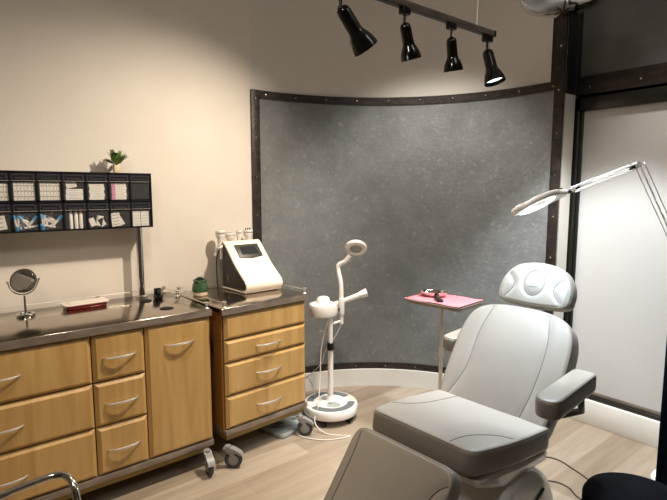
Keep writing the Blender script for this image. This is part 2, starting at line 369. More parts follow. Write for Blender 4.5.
def caster(loc, parent, ang):
    q = Matrix.Translation(loc) @ Matrix.Rotation(ang, 4, 'Z')
    b = MB(); b.lathe([(.0, -.013), (.03, -.013), (.036, -.012), (.046, -.012), (.05, -.008), (.05, .008), (.046, .012), (.036, .012), (.03, .013), (0, .013)], (0, 0, 0), (0, 1, 0), 28)
    b.v = [tuple(q @ (Vector(v) + Vector((.03, 0, .0502)))) for v in b.v]
    c = b.build('caster', 'rubber', parent)
    h = MB(); h.lathe([(0, -.0145), (.028, -.0145), (.03, -.012), (.03, .012), (.028, .0145), (0, .0145)], (.03, 0, .05), (0, 1, 0), 20)
    for s_ in (-1, 1):
        h.prism([(-.02, .125), (.01, .128), (.032, .112), (.040, .075), (.041, .045), (.030, .037), (.020, .045), (.012, .085), (-.010, .100)], .0165 * s_ - .0025, .0165 * s_ + .0025,
                Matrix(((1, 0, 0, 0), (0, 0, 1, 0), (0, 1, 0, 0), (0, 0, 0, 1))))
    h.prism([(-.025, .118), (.03, .12), (.075, .092), (.085, .074), (.08, .074), (.05, .09), (.0, .108)], -.02, .02, Matrix(((1, 0, 0, 0), (0, 0, 1, 0), (0, 1, 0, 0), (0, 0, 0, 1))))
    h.cyl((0, 0, .11), (0, 0, .132), .016)
    h.v = [tuple(q @ Vector(v)) for v in h.v]
    h.build('fork', 'grey_caster', c)
def post(b, x, y, z):
    b.lathe([(.013, 0), (.014, .004), (.007, .010), (.006, .020), (.008, .026), (.014, .032), (.014, .037), (0, .039)], (x, y, z), (0, 0, 1), 14)
CT = .912
def cabinet(root, w0, w1, depth, fronts, zb, rail_posts, casters, sides=True):
    # local: front face plane x=0 (towards +x), y along the run, back at -depth
    MB().box((-depth, w0, zb - .005), (-.004, w1, CT - .04)).build('carcass', 'carcass', root, smooth=False)
    MB().box((-.006, w0 + .012, zb), (-.001, w1 - .012, CT - .045)).build('front_gap', 'dark_inside', root, smooth=False)
    for fr in fronts: front(*fr[:5], root, **fr[5])
    wt = MB(); wt.box((-depth - .02, w0 - .012, CT - .04), (.028, w1 + .003, CT), .004, 3).build('worktop', 'steel', root, label='stainless steel worktop')
    st = MB(); st.box((.0285, w0 - .010, CT - .037), (.0300, w1 + .002, CT - .003)).build('worktop_edge', 'steel_edge', root)
    MB().box((-depth + .01, w0 + .002, zb - .032), (.02, w1 - .002, zb - .001), .003).build('base_rail', 'steel_edge', root, label='steel strip under the fronts')
    MB().box((-depth + .03, w0 + .02, zb - .068), (-.004, w1 - .02, zb - .032)).build('plinth', 'wood_dark', root, smooth=False)
    for c in casters: caster(c[0], root, c[1])
    rl = MB()
    for p in rail_posts: post(rl, p[0], p[1], CT)
    rl.tube([(p[0], p[1], CT + .027) for p in rail_posts], .0022, 8); rl.build('gallery_rail', 'satin', root)
c1 = thing('mobile_cabinet', 'long wooden cabinet with steel worktop, six drawers and a tall door, under the bin rack', 'cabinet', (-2.52, 0, 0))
F1 = []
for (z0, z1) in ((.633, .868), (.409, .633), (.160, .409)):
    F1.append(('drawer', -.19, .5625, z0, z1, dict(hw=.165, hz=(z0 + z1) / 2 + .0)))
    F1.append(('drawer', .5625, .812, z0, z1, dict(hw=.155, hz=(z0 + z1) / 2)))
F1.append(('door', .812, 1.17, .160, .868, dict(hw=.16, hz=.755)))
cabinet(c1, -.205, 1.172, .555, F1, .160, [(.02 - .57, -.18), (-.57, .0), (-.585, 1.14), (-.40, 1.155), (.018, 1.150)],
        [((.055, 1.11, 0), R(-8)), ((-.5, 1.1, 0), R(-10)), ((.0, -.08, 0), 0), ((-.5, -.08, 0), 0)])
TH2 = R(3.2)
c2 = thing('mobile_cabinet', 'narrow wooden four-drawer trolley cabinet on casters, under the white machine with a screen', 'cabinet', (-2.475, 1.2085, 0), TH2)
F2 = []
for i, (z0, z1) in enumerate(((.725, .866), (.592, .725), (.400, .592), (.205, .400))):
    F2.append(('drawer', .02, .600, z0, z1, dict(hw=.175, handle=None if i == 0 else 'centre', hz=(z0 + z1) / 2 - .0)))
cabinet(c2, .012, .607, .545, F2, .205, [(.018, .022), (-.545, .025), (-.545, .595), (.012, .595)],
        [((.04, .01, 0), R(48)), ((.02, .545, 0), R(48)), ((-.48, .06, 0), R(5)), ((-.48, .58, 0), 0)])
# two black cable grommets let into the long worktop
for (x, y, r, w) in ((-2.915, .965, .028, 'beside the rack post'), (-2.65, .985, .034, 'nearer the front edge')):
    b = MB(); b.lathe([(0, .002), (r * .7, .0025), (r, .003), (r + .004, .001), (r + .004, 0)], (0, 0, 0), (0, 0, 1), 28)
    tag(b.build('cable_grommet', 'dark_gap', loc=(x, y, CT + .0006)), 'flat black round grommet on the steel worktop ' + w, 'grommet')

# ---------------------------------------------------------------- black tilt-bin rack and its post
RX0, RX1 = -3.105, -2.975      # back, front
ys = [1.040 - .1165 * i for i in range(9)]
rk = thing('bin_rack', 'black two-row tilt-bin rack on chrome posts above the long cabinet', 'rack', (0, 0, 0))
b = MB(); ZR0, ZR1, ZM = 1.338, 1.652, 1.497
b.box((RX0, ys[-1], ZR0), (RX0 + .006, ys[0], ZR1)); b.box((RX0, ys[-1], ZR0), (RX1, ys[0], ZR0 + .008)); b.box((RX0, ys[-1], ZR1 - .008), (RX1, ys[0], ZR1)); b.box((RX0, ys[-1], ZM - .008), (RX1, ys[0], ZM + .004))
for y in ys: b.box((RX0, y - .0045, ZR0), (RX1 + .0, y + .0045, ZR1))
b.build('frame', 'rack_black', rk, smooth=False)
for row, (z0, z1) in enumerate(((ZM + .006, ZR1 - .01), (ZR0 + .01, ZM - .01))):
    for i in range(len(ys) - 1):
        ya, yb = ys[i + 1] + .006, ys[i] - .006; h = z1 - z0; b = MB(); b.m = 0
        # smoked lip with raised label holder, clear front below
        b.box((RX1 - .010, ya, z1 - .036), (RX1 - .004, yb, z1 - .002)); b.box((RX1 - .004, ya + .012, z1 - .033), (RX1 + .002, yb - .012, z1 - .029)); b.box((RX1 - .004, ya + .012, z1 - .014), (RX1 + .002, yb - .012, z1 - .010))
        b.box((RX1 - .004, ya + .012, z1 - .033), (RX1 + .002, ya + .016, z1 - .010)); b.box((RX1 - .004, yb - .016, z1 - .033), (RX1 + .002, yb - .012, z1 - .010))
        bn = b.build('tilt_bin', 'rack_smoke', rk, smooth=False)
        c = MB(); c.box((RX1 - .008, ya, z0), (RX1 - .0065, yb, z1 - .038)); c.m = 1; c.box((RX1 - .010, ya, z1 - .0410), (RX1 + .001, yb, z1 - .0385))
        c.build('clear_front', ['clear', 'bin_edge'], bn, smooth=False)
for y in (.985, .03):
    b = MB(); b.cyl((-3.049, y, CT + .001), (-3.049, y, ZR0 + .0), .019); b.lathe([(0, 0), (.034, 0), (.034, .004), (.024, .009), (.019, .012)], (-3.049, y, CT + .001)); b.build('post', 'chrome', rk, label='chrome post')
# ---- contents. Bin columns counted from the right-hand end of the rack (col 0)
def bin_y(i): return ys[i + 1] + .006, ys[i] - .006
FX = RX1 - .012
def carton(y, z, w, h, d, rz, label, group, stripe='carton_print', mat='carton', flat=False, rot=0, bars=3, side=False):
    b = MB(); b.box((-d, -w / 2, 0), (0, w / 2, h), .0008, 1); b.m = 1
    for k in range(bars):
        zz = h * (k + .7) / (bars + .3)
        b.box((-.0005, -w * .34, zz - h * .022), (.0004, w * .34, zz + h * .022))
    if side: b.m = 2; b.box((-.0005, -w / 2, 0), (.0005, -w * .26, h))
    o = b.build('carton', [mat, stripe, 'carton_pink'], smooth=False); o.location = (FX, y, z); o.rotation_euler = (rot, 0, rz)
    return tag(o, label, 'carton', group)
zt, zb_ = ZM + .0045, ZR0 + .0085
for col, pos in ((4, 'third'), (5, 'second'), (6, 'first')):
    a, c_ = bin_y(col); n = 6 if col < 6 else 5
    for k in range(n):
        w = (c_ - a - .01) / n
        carton(a + .006 + w * (k + .5), zt, w * .93, .092 - (.008 if col == 6 else 0), .06, 0, ('%s slim white carton in the %s top bin of the rack' % (('first', 'second', 'third', 'fourth', 'fifth', 'sixth')[k], pos)), 'slim cartons in %s top bin from the left' % pos, bars=3)
a, c_ = bin_y(3); mid = (a + c_) / 2
pk = ((0, .0, .086, .030, 0, .0, 'lowest'), (.002, .031, .084, .028, 0, .0, 'middle'), (-.010, .062, .052, .034, 0, .2, 'topmost, tilted'))
for dy, dz, w, h, rz, rot, nm in pk:
    carton(mid + dy, zt + dz + (.004 if rot else 0), w, h, .05, rz, 'white blue-printed packet, %s in the fourth top bin' % nm, 'packets heaped in the fourth top bin', stripe='carton_blue', rot=rot, bars=2)
a, c_ = bin_y(2); mid = (a + c_) / 2
for k in range(5):
    carton(mid - .004 + .003 * (k % 2), zt + .0175 * k, .078, .0168, .06, 0, 'flat white carton, %s of five in the third top bin from the right' % ('lowest, blue printed', 'second up', 'middle', 'fourth up', 'topmost')[k], 'flat cartons in the third top bin from the right', stripe='carton_blue' if k == 0 else 'carton_print', bars=1)
a, c_ = bin_y(1); mid = (a + c_) / 2
for k in range(5):
    carton(mid - .002 + .002 * (k % 2), zt + .0185 * k, .080, .0178, .06, 0, 'pink-ended white carton, %s of five in the second top bin from the right' % ('lowest', 'second up', 'middle', 'fourth up', 'topmost')[k], 'pink-ended cartons', bars=1, side=True)
# bottom row
a, c_ = bin_y(0)
for k, nm in ((0, 'left'), (1, 'right')):
    carton(a + .025 + .048 * k, zb_, .045, .088, .04, 0, 'pale green and white packet, %s of the two in the rightmost bottom bin' % nm, 'pale packets in the rightmost bottom bin', mat='carton', stripe='pale_green', bars=5)
a, c_ = bin_y(1); mid = (a + c_) / 2
for k, (dy, dz, w, h, rot, nm) in enumerate(((-.022, 0, .05, .075, .12, 'leftmost'), (.006, .0, .03, .085, .55, 'leaning in the middle'), (.016, 0, .03, .055, .5, 'leaning furthest right'))):
    cc_ = carton(mid + dy, zb_ + w / 2 * abs(math.sin(rot)) + .001, w, h, .006, 0, 'thin white card packet, %s in the second bottom bin from the right' % nm, 'card packets in the second bottom bin', rot=rot, bars=4); cc_.location.x = FX - .010 * k
a, c_ = bin_y(2); mid = (a + c_) / 2
for k in range(3):
    cc_ = carton(mid - .026 + .026 * k, zb_ + .010, .03, .045 + .012 * (k % 2), .03, 0, 'small white sachet, %s of three in the bin below the flat cartons' % ('left', 'middle', 'right')[k], 'sachets in the third bottom bin', rot=(.35, -.2, .5)[k], bars=0)
    cc_.location.x = FX - .0
a, c_ = bin_y(3); mid = (a + c_) / 2
for k, dy in enumerate((-.022, .004, .028)):
    b = MB(); b.lathe([(0, 0), (.009, 0), (.009, .085), (.006, .09), (.006, .104), (0, .104)], (0, 0, 0), n=16)
    tag(b.build('white_tube', 'white', loc=(FX - .012, mid + dy, zb_)), 'upright white plastic tube, %s of three in the bin under the tilted packet' % ('left', 'middle', 'right')[k], 'tube', 'upright white tubes')
def captube():
    t = thing('capped_tube', '', 'tube')
    b = MB(); b.lathe([(0, 0), (.0052, .001), (.0055, .058), (0, .058)], n=12); b.build('barrel', 'tube_clear', t)
    b = MB(); b.lathe([(0, .052), (.0075, .052), (.0075, .072), (.006, .074), (.003, .074), (.003, .066), (0, .066)], n=12); b.build('cap', 'blue_cap', t, label='bright blue cap')
    return t
t0 = captube(); t0.scale = (1.2, 1.2, 1.12); first = True
for col in (4, 5):
    a, c_ = bin_y(col)
    rr = random.Random(col * 5)
    for k in range(13):
        t = t0 if first else copy_tree(t0); first = False
        layer = k // 5
        t.location = (FX - .010 - .014 * layer % .04, a + .014 + (c_ - a - .028) * ((k * .37) % 1), zb_ + .008 + .022 * layer + rr.random() * .006)
        ang = rr.choice((-1, 1)) * (R(35) + rr.random() * R(50)) if k % 3 else R(180 * (k % 2) + rr.uniform(-15, 15)) 
        yy = t.location.y; mid = (a + c_) / 2
        if k % 3: ang = abs(ang) * (-1 if yy < mid else 1) ; 
        t.rotation_euler = (ang, 0, 0); up_ = abs(math.cos(ang)) > .8
        if abs(math.cos(ang)) > .8:
            if math.cos(ang) < 0: t.location.z = zb_ + .078
            else: t.location.z = zb_ + .004
        tag(t, 'blue-capped tube %s in the %s bottom bin from the left' % ('standing on end' if up_ else ('lying low', 'slanting in the middle', 'lying on top of the heap')[min(2, layer)], 'third' if col == 4 else 'second'), 'tube', 'blue-capped tubes, %s bin' % ('right' if col == 4 else 'left'))
a, c_ = bin_y(6)
carton((a + c_) / 2, zb_ + .007, .07, .07, .06, 0, 'plain white packet in the bottom bin cut by the left edge of the photo', 'packets in the leftmost bottom bin', rot=.15)

# ---------------------------------------------------------------- plant on the rack
pl = thing('potted_fern', 'small green fern in a square beige pot on top of the bin rack', 'plant', (-3.035, .87, ZR1 + .0005))
MB().box((-.016, -.016, 0), (.016, .016, .044), .003).build('pot', 'pot_beige', pl)
b = MB(); rr = random.Random(3)
for k in range(34):
    a = 2 * PI * k / 34 * 5; el = R(25 + 60 * rr.random()); ln = .075 + .045 * rr.random()
    d = Vector((math.cos(a) * math.cos(el) * .7, math.sin(a) * math.cos(el), math.sin(el) * .8)); p0 = Vector((0, 0, .042))
    cv = [p0 + d * ln * t_ + Vector((0, 0, -.012 * t_ * t_)) for t_ in (0, .25, .5, .75, 1)]
    b.tube(cv, .0008, 4)
    sd = d.cross(Vector((0, 0, 1))).normalized()
    for t_ in (.35, .5, .65, .8, .95):
        q = p0 + d * ln * t_ + Vector((0, 0, -.012 * t_ * t_))
        for s_ in (-1, 1):
            tip = q + (sd * s_ + d * .7).normalized() * .026 * (1.15 - t_ * .5); w_ = d * .0075
            b.add([q, (q + tip) / 2 + w_ + Vector((0, 0, .002)), tip, (q + tip) / 2 - w_], [(0, 1, 2, 3)])
b.build('foliage', 'leaf', pl, smooth=False)

# ---------------------------------------------------------------- vanity mirror
mr = thing('table_mirror', 'round chrome makeup mirror on a stem at the left end of the worktop', 'mirror', (-2.955, .364, CT + .0005), 0)
b = MB(); b.lathe([(0, 0), (.043, 0), (.045, .004), (.043, .012), (.034, .012), (.030, .006), (.012, .008), (.008, .014), (0, .014)]); b.build('base', 'chrome', mr)
MB().cyl((0, 0, .008), (0, 0, .105), .0055).build('stem', 'chrome', mr)
nrm_ = Vector((.97, .17, -.05)).normalized(); cen = Vector((.0, 0, .182)); sidev = Vector((0, 0, 1)).cross(nrm_).normalized(); upv = nrm_.cross(sidev)
b = MB(); b.tube([cen + sidev * .069 * math.cos(PI + PI * i / 24) + upv * .072 * math.sin(PI + PI * i / 24) for i in range(25)], .0032, 8)
b.sphere(cen + sidev * .072, .006); b.sphere(cen - sidev * .072, .006); b.build('yoke', 'chrome', mr)
b = MB(); b.lathe([(0, -.008), (.055, -.008), (.062, -.004), (.063, .004), (.060, .008), (.051, .008), (.050, .005)], cen, nrm_, 40, cap=False); b.build('rim', 'chrome', mr)
b = MB(); b.lathe([(0, .005), (.051, .005), (.051, .003), (0, .003)], cen, nrm_, 40); b.build('mirror_glass', 'mirror', mr)

# ---------------------------------------------------------------- lidded tray
tr = thing('lidded_tray', 'shallow dark red tray with a white lid in the middle of the worktop', 'tray', (-3.0, .655, CT + .0005), R(4))
def rrect(w, h, r, n=5):
    out = []
    for cx, cy, a0 in ((w / 2 - r, h / 2 - r, 0), (-w / 2 + r, h / 2 - r, 90), (-w / 2 + r, -h / 2 + r, 180), (w / 2 - r, -h / 2 + r, 270)):
        for i in range(n + 1): a = R(a0 + 90 * i / n); out.append((cx + r * math.cos(a), cy + r * math.sin(a)))
    return out
MB().prism(rrect(.105, .21, .02), 0, .018, bev=.003).build('tray_body', 'red', tr)
b = MB(); b.prism(rrect(.118, .235, .024), .018, .026, bev=.003); b.prism(rrect(.075, .175, .012), .026, .0295, bev=.0015); b.build('lid', 'lid', tr, label='white translucent lid')
# small dark knob behind the tray
b = MB(); b.lathe([(0, 0), (.009, 0), (.009, .003), (.004, .006), (.004, .012), (.013, .018), (.015, .023), (.011, .026), (0, .026)])
tag(b.build('small_knob', 'dark_brown', loc=(-3.085, .745, CT)), 'small dark mushroom-shaped stopper behind the lidded tray', 'stopper')
# black gadget
g = thing('desk_gadget', 'small glossy black holder standing right of the chrome rack post', 'holder', (-2.945, 1.045, CT), R(10))
MB().box((-.02, -.022, 0), (.022, .022, .022), .005).build('foot', 'black_gloss', g)
MB().box((-.016, -.02, .02), (.006, .02, .062), .006).build('body', 'black_gloss', g)
b = MB(); b.lathe([(0, 0), (.009, 0), (.009, .004), (0, .004)], (.0065, 0, .042), (1, 0, 0), 16); b.build('button', 'chrome', g, label='round silver button')
# succulent
sc_ = thing('potted_succulent', 'dark succulent in a green glazed pot with a cream foot, left of the white machine', 'plant', (-2.86, 1.275, CT + .0005)); sc_.scale = (1.28,) * 3
b = MB(); b.lathe([(0, 0), (.030, 0), (.034, .004), (.035, .018), (.035, .0185)], cap=False); b.build('pot_foot', 'pot_beige', sc_, label='unglazed cream foot')
b = MB(); b.lathe([(.035, .0185), (.037, .022), (.038, .035), (.036, .052), (.030, .064), (.031, .070), (.034, .074), (.030, .077), (.026, .070), (0, .066)], n=32, cap=False); b.build('pot', 'pot_green', sc_)
b = MB(); rr = random.Random(9)
for k in range(30):
    a = k * 2.4; el = R(15 + 70 * (k / 30)); d = Vector((math.cos(a) * math.cos(el), math.sin(a) * math.cos(el), math.sin(el)))
    p = Vector((0, 0, .070)); ln = .026 - .006 * (k / 30)
    b.tube([p + d * .003, p + d * ln * .5, p + d * ln * .85, p + d * ln], [.003, .0055, .0045, .0008], 6)
b.build('rosette', 'succulent', sc_)

# ---------------------------------------------------------------- white machine with a screen
dv = thing('beauty_machine', 'white wedge-shaped beauty machine with a dark screen on the narrow trolley cabinet', 'machine', (-2.99, 1.485, CT + .0125), R(3))
Wd = .275
side = [(.0, .0), (.0, .20), (.02, .226), (.05, .216), (.11, .168), (.18, .112), (.235, .075), (.272, .045), (.285, .025), (.275, .006), (.25, .0)]
crv = [(-.0, .222), (.02, .234), (.05, .226), (.11, .178), (.18, .122), (.245, .080), (.290, .052), (.305, .030), (.300, .010), (.285, .0), (.262, -.004)]
side = [(x, y * 1.27) for x, y in side]; crv = [(x, y * 1.27 if y > 0 else y) for x, y in crv]
crv2 = [(p.x, p.y) for p in bez([(x, y, 0) for x, y in crv], 6)]
MX = Matrix(((1, 0, 0, 0), (0, 0, 1, 0), (0, 1, 0, 0), (0, 0, 0, 1)))     # local (x,y,z)->(x,z,y)
MB().prism(side, .012, Wd - .012, MX).build('side_body', 'dark_brown', dv, label='dark brown side panels')
# shell strip, front cover: offset curve
def offset(cv, d):
    out = []
    for i, p in enumerate(cv):
        a = Vector(cv[max(i - 1, 0)]); c = Vector(cv[min(i + 1, len(cv) - 1)]); t_ = (c - a).normalized(); out.append((p[0] - t_.y * d, p[1] + t_.x * d))
    return out
inn = offset(crv2, -.012)
b = MB(); b.prism(crv2 + inn[::-1], 0, Wd, MX, bev=.003); b.prism([(.0, -.008), (.285, -.008), (.285, .0), (.0, .0)], .0, Wd, MX, bev=.002); b.build('front_shell', 'cream_gloss', dv)
# screen lies on the slope between profile points
pA, pB = Vector((.068, .270)), Vector((.17, .1645)); dd = (pB - pA).normalized(); nn = Vector((-dd.y, dd.x)); nn = nn if nn.y > 0 else -nn
smx = basis((pA.x + nn.x * .0, Wd / 2, pA.y + nn.y * .0), (0, 1, 0), (dd.x, 0, dd.y), (nn.x, 0, nn.y))
b = MB(); b.prism([(-.080, -.002), (.098, -.002), (.098, .100), (.009, .113), (-.080, .100)], -.006, .006, smx, bev=.002); bz = b.build('bezel', 'bezel', dv, label='dark bronze screen surround')
MB().prism([(-.052, .018), (.068, .018), (.068, .082), (-.052, .082)], .006, .0072, smx).build('screen', 'screen', bz, smooth=False)
b = MB()
for x, y in ((.03, .03), (.03, Wd - .03), (.25, .03), (.25, Wd - .03)): b.cyl((x, y, -.0118), (x, y, -.005), .012)
b.build('feet', 'black', dv)
b = MB(); lg = lambda x, z: (x, .0112, z)                                 # faint line emblem on the side panel
for pa in ([(.045, .085), (.058, .072), (.074, .084)], [(.05, .06), (.062, .068), (.072, .056)], [(.048, .042), (.06, .052), (.076, .040)], [(.058, .09), (.064, .048)]):
    b.tube([lg(*q) for q in pa], .0011, 5)
b.build('side_emblem', 'logo_grey', dv, label='faint grey emblem on the dark side')
# probe holder and probes, hung on the machine's back
hd_ = MB(); hd_.box((-.085, .0, .243), (-.001, Wd, .255), .003); hd_.box((-.012, .0, .18), (-.001, .02, .25)); hd_.build('probe_shelf', 'white', dv)
specs = [(-.035, .026, .033, .088, 'leftmost of four'), (-.033, .098, .034, .072, 'second of four, flat,'), (-.032, .166, .020, .082, 'third from the left of four, narrow,'), (-.032, .238, .033, .084, 'rightmost of four, dark topped,')]
Mdv = Matrix.Translation(dv.location) @ Matrix.Rotation(R(3), 4, 'Z')
for k, (x, y, r, h, nm) in enumerate(specs):
    p = thing('probe_handpiece', 'white probe head, %s on top of the white machine' % nm, 'probe', Mdv @ Vector((x - .012, y, .2555)), 0, 'probes on top of the white machine'); p.scale = (1.0, 1.0, 1.25)
    b = MB(); b.lathe([(0, 0), (r * .55, 0), (r * .6, .02), (r * .62, h * .45), (r * .9, h * .62), (r, h * .72), (r, h * .95), (r * .95, h), (0, h)], n=28); b.build('head', 'white', p)
    b = MB(); b.lathe([(r * 1.01, h * .80), (r * 1.03, h * .82), (r * 1.03, h * .88), (r * 1.01, h * .90)], n=28, cap=False); b.build('ring', 'satin', p)
    if k in (2, 3, 0):
        b = MB()
        for j in range(3 if k == 3 else 2): b.sphere((.0, (j - 1) * r * .5, h + .004), .0055, (1, 1, 1), 8, 6)
        b.build('electrode', 'satin' if k != 3 else 'black', p)
    else:
        b = MB(); b.lathe([(0, h), (r * .8, h), (r * .8, h + .003), (0, h + .003)], n=24); b.build('plate', 'satin', p)
cb = MB(); P = lambda *q: Mdv @ Vector(q)
cb.tube(bez([P(-.045, .02, .245), P(-.045, -.006, .18), P(-.038, -.012, .05), P(-.03, -.012, -.004), P(-.02, -.02, -.009)]), .004, 8)
adopt(cb.build('probe_cable', 'black'), dv)

# ---------------------------------------------------------------- grey moulded tray under the narrow cabinet
gt = thing('floor_tray', 'pale grey moulded plastic tray on the floor under the narrow trolley cabinet', 'tray', (-2.66, 1.76, 0), R(12))
MB().prism(rrect(.26, .33, .04), 0, .03, bev=.008).build('tray_shell', 'grey_tray', gt)
for y in (-.08, .08):
    b = MB()
    for r in (.015, .03, .045): b.tube([(r * math.cos(2 * PI * i / 24), y + r * math.sin(2 * PI * i / 24), .031) for i in range(24)], .003, 6, closed=True)
    b.build('coil', 'rubber', gt)
# plug box on the curved panel
an = 170; px_, py_ = arc(CR - .006, an, an, 1)[0]
mxo = basis((px_, py_, 0), (-math.sin(R(an)), math.cos(R(an)), 0), (0, 0, 1), (-math.cos(R(an)), -math.sin(R(an)), 0))
oa = thing('wall_outlet', 'grey wall outlet with a plug low on the curved panel beside the narrow cabinet', 'outlet')
MB().box((-.035, .27, 0), (.035, .385, .006), .002, mx=mxo).build('cover_plate', 'grey_tray', oa)
MB().box((-.014, .33, .006), (.014, .36, .032), .004, mx=mxo).build('plug', 'white', oa)

# ---------------------------------------------------------------- facial steamer with magnifier lamp
SX, SY = -2.57, 2.07
st = thing('facial_steamer', 'white rolling facial steamer with a round magnifier lamp in front of the curved panel', 'steamer', (SX, SY, 0), R(-20))
b = MB(); b.lathe([(.0, .045), (.17, .045), (.183, .05), (.187, .06), (.187, .098), (.182, .108), (.172, .112), (.165, .109), (.0, .109)], n=56); base_ = b.build('base', 'white', st)
for a0, a1 in ((110, 250), (-70, 70)):
    b = MB(); n = 24; V = []; F = []
    for i in range(n + 1):
        a = R(a0 + (a1 - a0) * i / n)
        for r, z in ((.118, .1092), (.118, .1135), (.165, .1135), (.165, .1092)): V.append((r * math.cos(a), r * math.sin(a), z))
    for i in range(n):
        for j in range(4): F.append((i * 4 + j, i * 4 + (j + 1) % 4, i * 4 + 4 + (j + 1) % 4, i * 4 + 4 + j))
    F += [(0, 1, 2, 3), (n * 4, n * 4 + 3, n * 4 + 2, n * 4 + 1)]
    b.add(V, F).build('grip_pad', 'grey_pad', st, label='dark grey grip pad')
    b = MB(); b.lathe([(.048, .1105), (.054, .115), (.06, .1105)], ((.062 if a0 < 0 else -.062), 0, 0), (0, 0, 1), 24, cap=False); b.build('cup_rim', 'white', st)
    b = MB(); b.lathe([(0, .1095), (.048, .1105)], ((.062 if a0 < 0 else -.062), 0, 0), (0, 0, 1), 24, cap=False); b.build('cup_well', 'grey_tray', st)
b = MB(); b.prism([(-.022, -.17), (.022, -.17), (.018, -.05), (.03, 0), (.018, .05), (.022, .17), (-.022, .17), (-.018, .05), (-.03, 0), (-.018, -.05)], .109, .119, bev=.003); b.lathe([(.035, .118), (.026, .135), (.022, .16)], n=20, cap=False); b.build('bridge', 'white', st)
for k in range(5):
    a = R(36 + 72 * k); x, y = .155 * math.cos(a), .155 * math.sin(a)
    b = MB(); b.lathe([(0, -.016), (.018, -.016), (.024, -.012), (.024, .012), (.018, .016), (0, .016)], (x, y, .0242), (math.sin(a), -math.cos(a), 0), 18); b.cyl((x, y, .03), (x, y, .047), .012); b.build('caster', 'black', st)
b = MB(); b.cyl((0, 0, .115), (0, 0, .50), .0185); b.build('pole', 'white', st)
b = MB(); b.cyl((0, 0, .49), (0, 0, .70), .0155); b.build('inner_pole', 'white', st)
b = MB(); b.lathe([(.0185, 0), (.024, .004), (.024, .05), (.0185, .055)], (0, 0, .475)); b.box((.015, -.01, .488), (.045, .01, .512), .004); b.build('clamp_collar', 'black', st)
hx = Vector((-.05, -.035, 0))
b = MB(); b.lathe([(0, .700), (.075, .702), (.095, .715), (.099, .73), (.099, .772), (.094, .788), (.07, .797), (.05, .80), (.04, .83), (.028, .838), (0, .838)], hx, n=36); hd = b.build('boiler_head', 'white', st)
b = MB(); b.lathe([(0.0, .60), (.032, .602), (.036, .61), (.036, .70)], hx + Vector((-.01, -.01, 0)), n=24, cap=False); b.build('water_glass', 'clear', st, label='clear water jar')
b = MB(); b.lathe([(0, .595), (.02, .595), (.024, .602), (0, .61)], hx + Vector((-.01, -.01, 0)), n=20); b.build('heater_cap', 'satin', st)
def w2l(p, o): return Matrix.Rotation(-o.rotation_euler.z, 4, 'Z') @ (Vector(p) - Vector(o.location))
a0_ = w2l((-2.62, 2.09, .765), st); a1_ = w2l((-2.49, 2.27, .845), st)
b = MB(); b.tube([a0_, a0_.lerp(a1_, .15), a0_.lerp(a1_, .8), a1_], [.016, .016, .019, .021], 16); b.tube([a1_, a1_.lerp(a0_, -.2)], [.025, .03], 4); b.build('steam_arm', 'white', st)
j0 = w2l((-2.55, 2.15, .67), st)
b = MB(); b.tube([Vector((0, 0, .655)), j0], .0085, 10); b.tube([j0 + Vector((0, 0, -.02)), j0 + Vector((0, 0, .08))], .013, 12); b.build('lamp_bracket', 'white', st)
b = MB(); b.box((-.02, -.016, -.07), (.02, .016, .05), .009, 3); b.v = [tuple(Vector(v) + j0 + Vector((0, 0, .11))) for v in b.v]; sb = b.build('switch_box', 'white', st)
b = MB(); b.lathe([(0, 0), (.009, 0), (.009, .004), (0, .005)], j0 + Vector((.0, -.016, .08)), (0, -1, 0), 16); b.build('switch', 'black', sb)
q = [w2l(p_, st) for p_ in ((-2.55, 2.15, .80), (-2.57, 2.16, .93), (-2.60, 2.165, 1.00), (-2.605, 2.17, 1.045), (-2.57, 2.20, 1.075), (-2.55, 2.225, 1.115))]
b = MB(); b.tube(bez(q, 8), .0155, 14); b.build('neck', 'white', st)
hc = w2l((-2.53, 2.26, 1.165), st); hn = (w2l((0.0, .4, .62), st) - hc).normalized(); 
hn = Matrix.Rotation(-st.rotation_euler.z, 3, 'Z') @ Vector((.45, -.42, -.62)).normalized()
b = MB(); b.lathe([(.042, -.012), (.052, -.016), (.072, -.012), (.078, 0), (.072, .012), (.052, .016), (.042, .012), (.042, -.012)], hc, hn, 40, cap=False); lh = b.build('lamp_head', 'white', st)
b = MB(); b.lathe([(0, -.004), (.042, -.002), (.042, .002), (0, .004)], hc, hn, 32); b.build('lens', 'grey_tray', lh)
# its white cord
b = MB(); b.tube(bez([(SX + .0, SY - .02, .69), (SX - .035, SY - .05, .5), (SX - .02, SY - .075, .3), (SX + .03, SY - .13, .13), (SX + .085, SY - .20, .05), (SX + .19, SY - .18, .006), (SX + .30, SY - .08, .005), (SX + .24, SY - .24, .005), (SX + .09, SY - .33, .005), (SX - .05, SY - .26, .005), (SX - .16, SY - .14, .02), (SX - .25, SY + .05, .10), (-3.02, 2.10, .25), (px_ + .03, py_, .34)], 14), .0035, 8)
adopt(b.build('power_cord', 'cord_white', label='white cord looping over the floor'), st)
b = MB(); b.tube(bez([(-2.545, 2.155, .66), (-2.58, 2.12, .56), (-2.63, 2.07, .45), (-2.66, 2.06, .36), (-2.78, 2.06, .25), (-2.88, 2.05, .16)], 12), .003, 8)
adopt(b.build('lamp_cord', 'cord_white'), st)

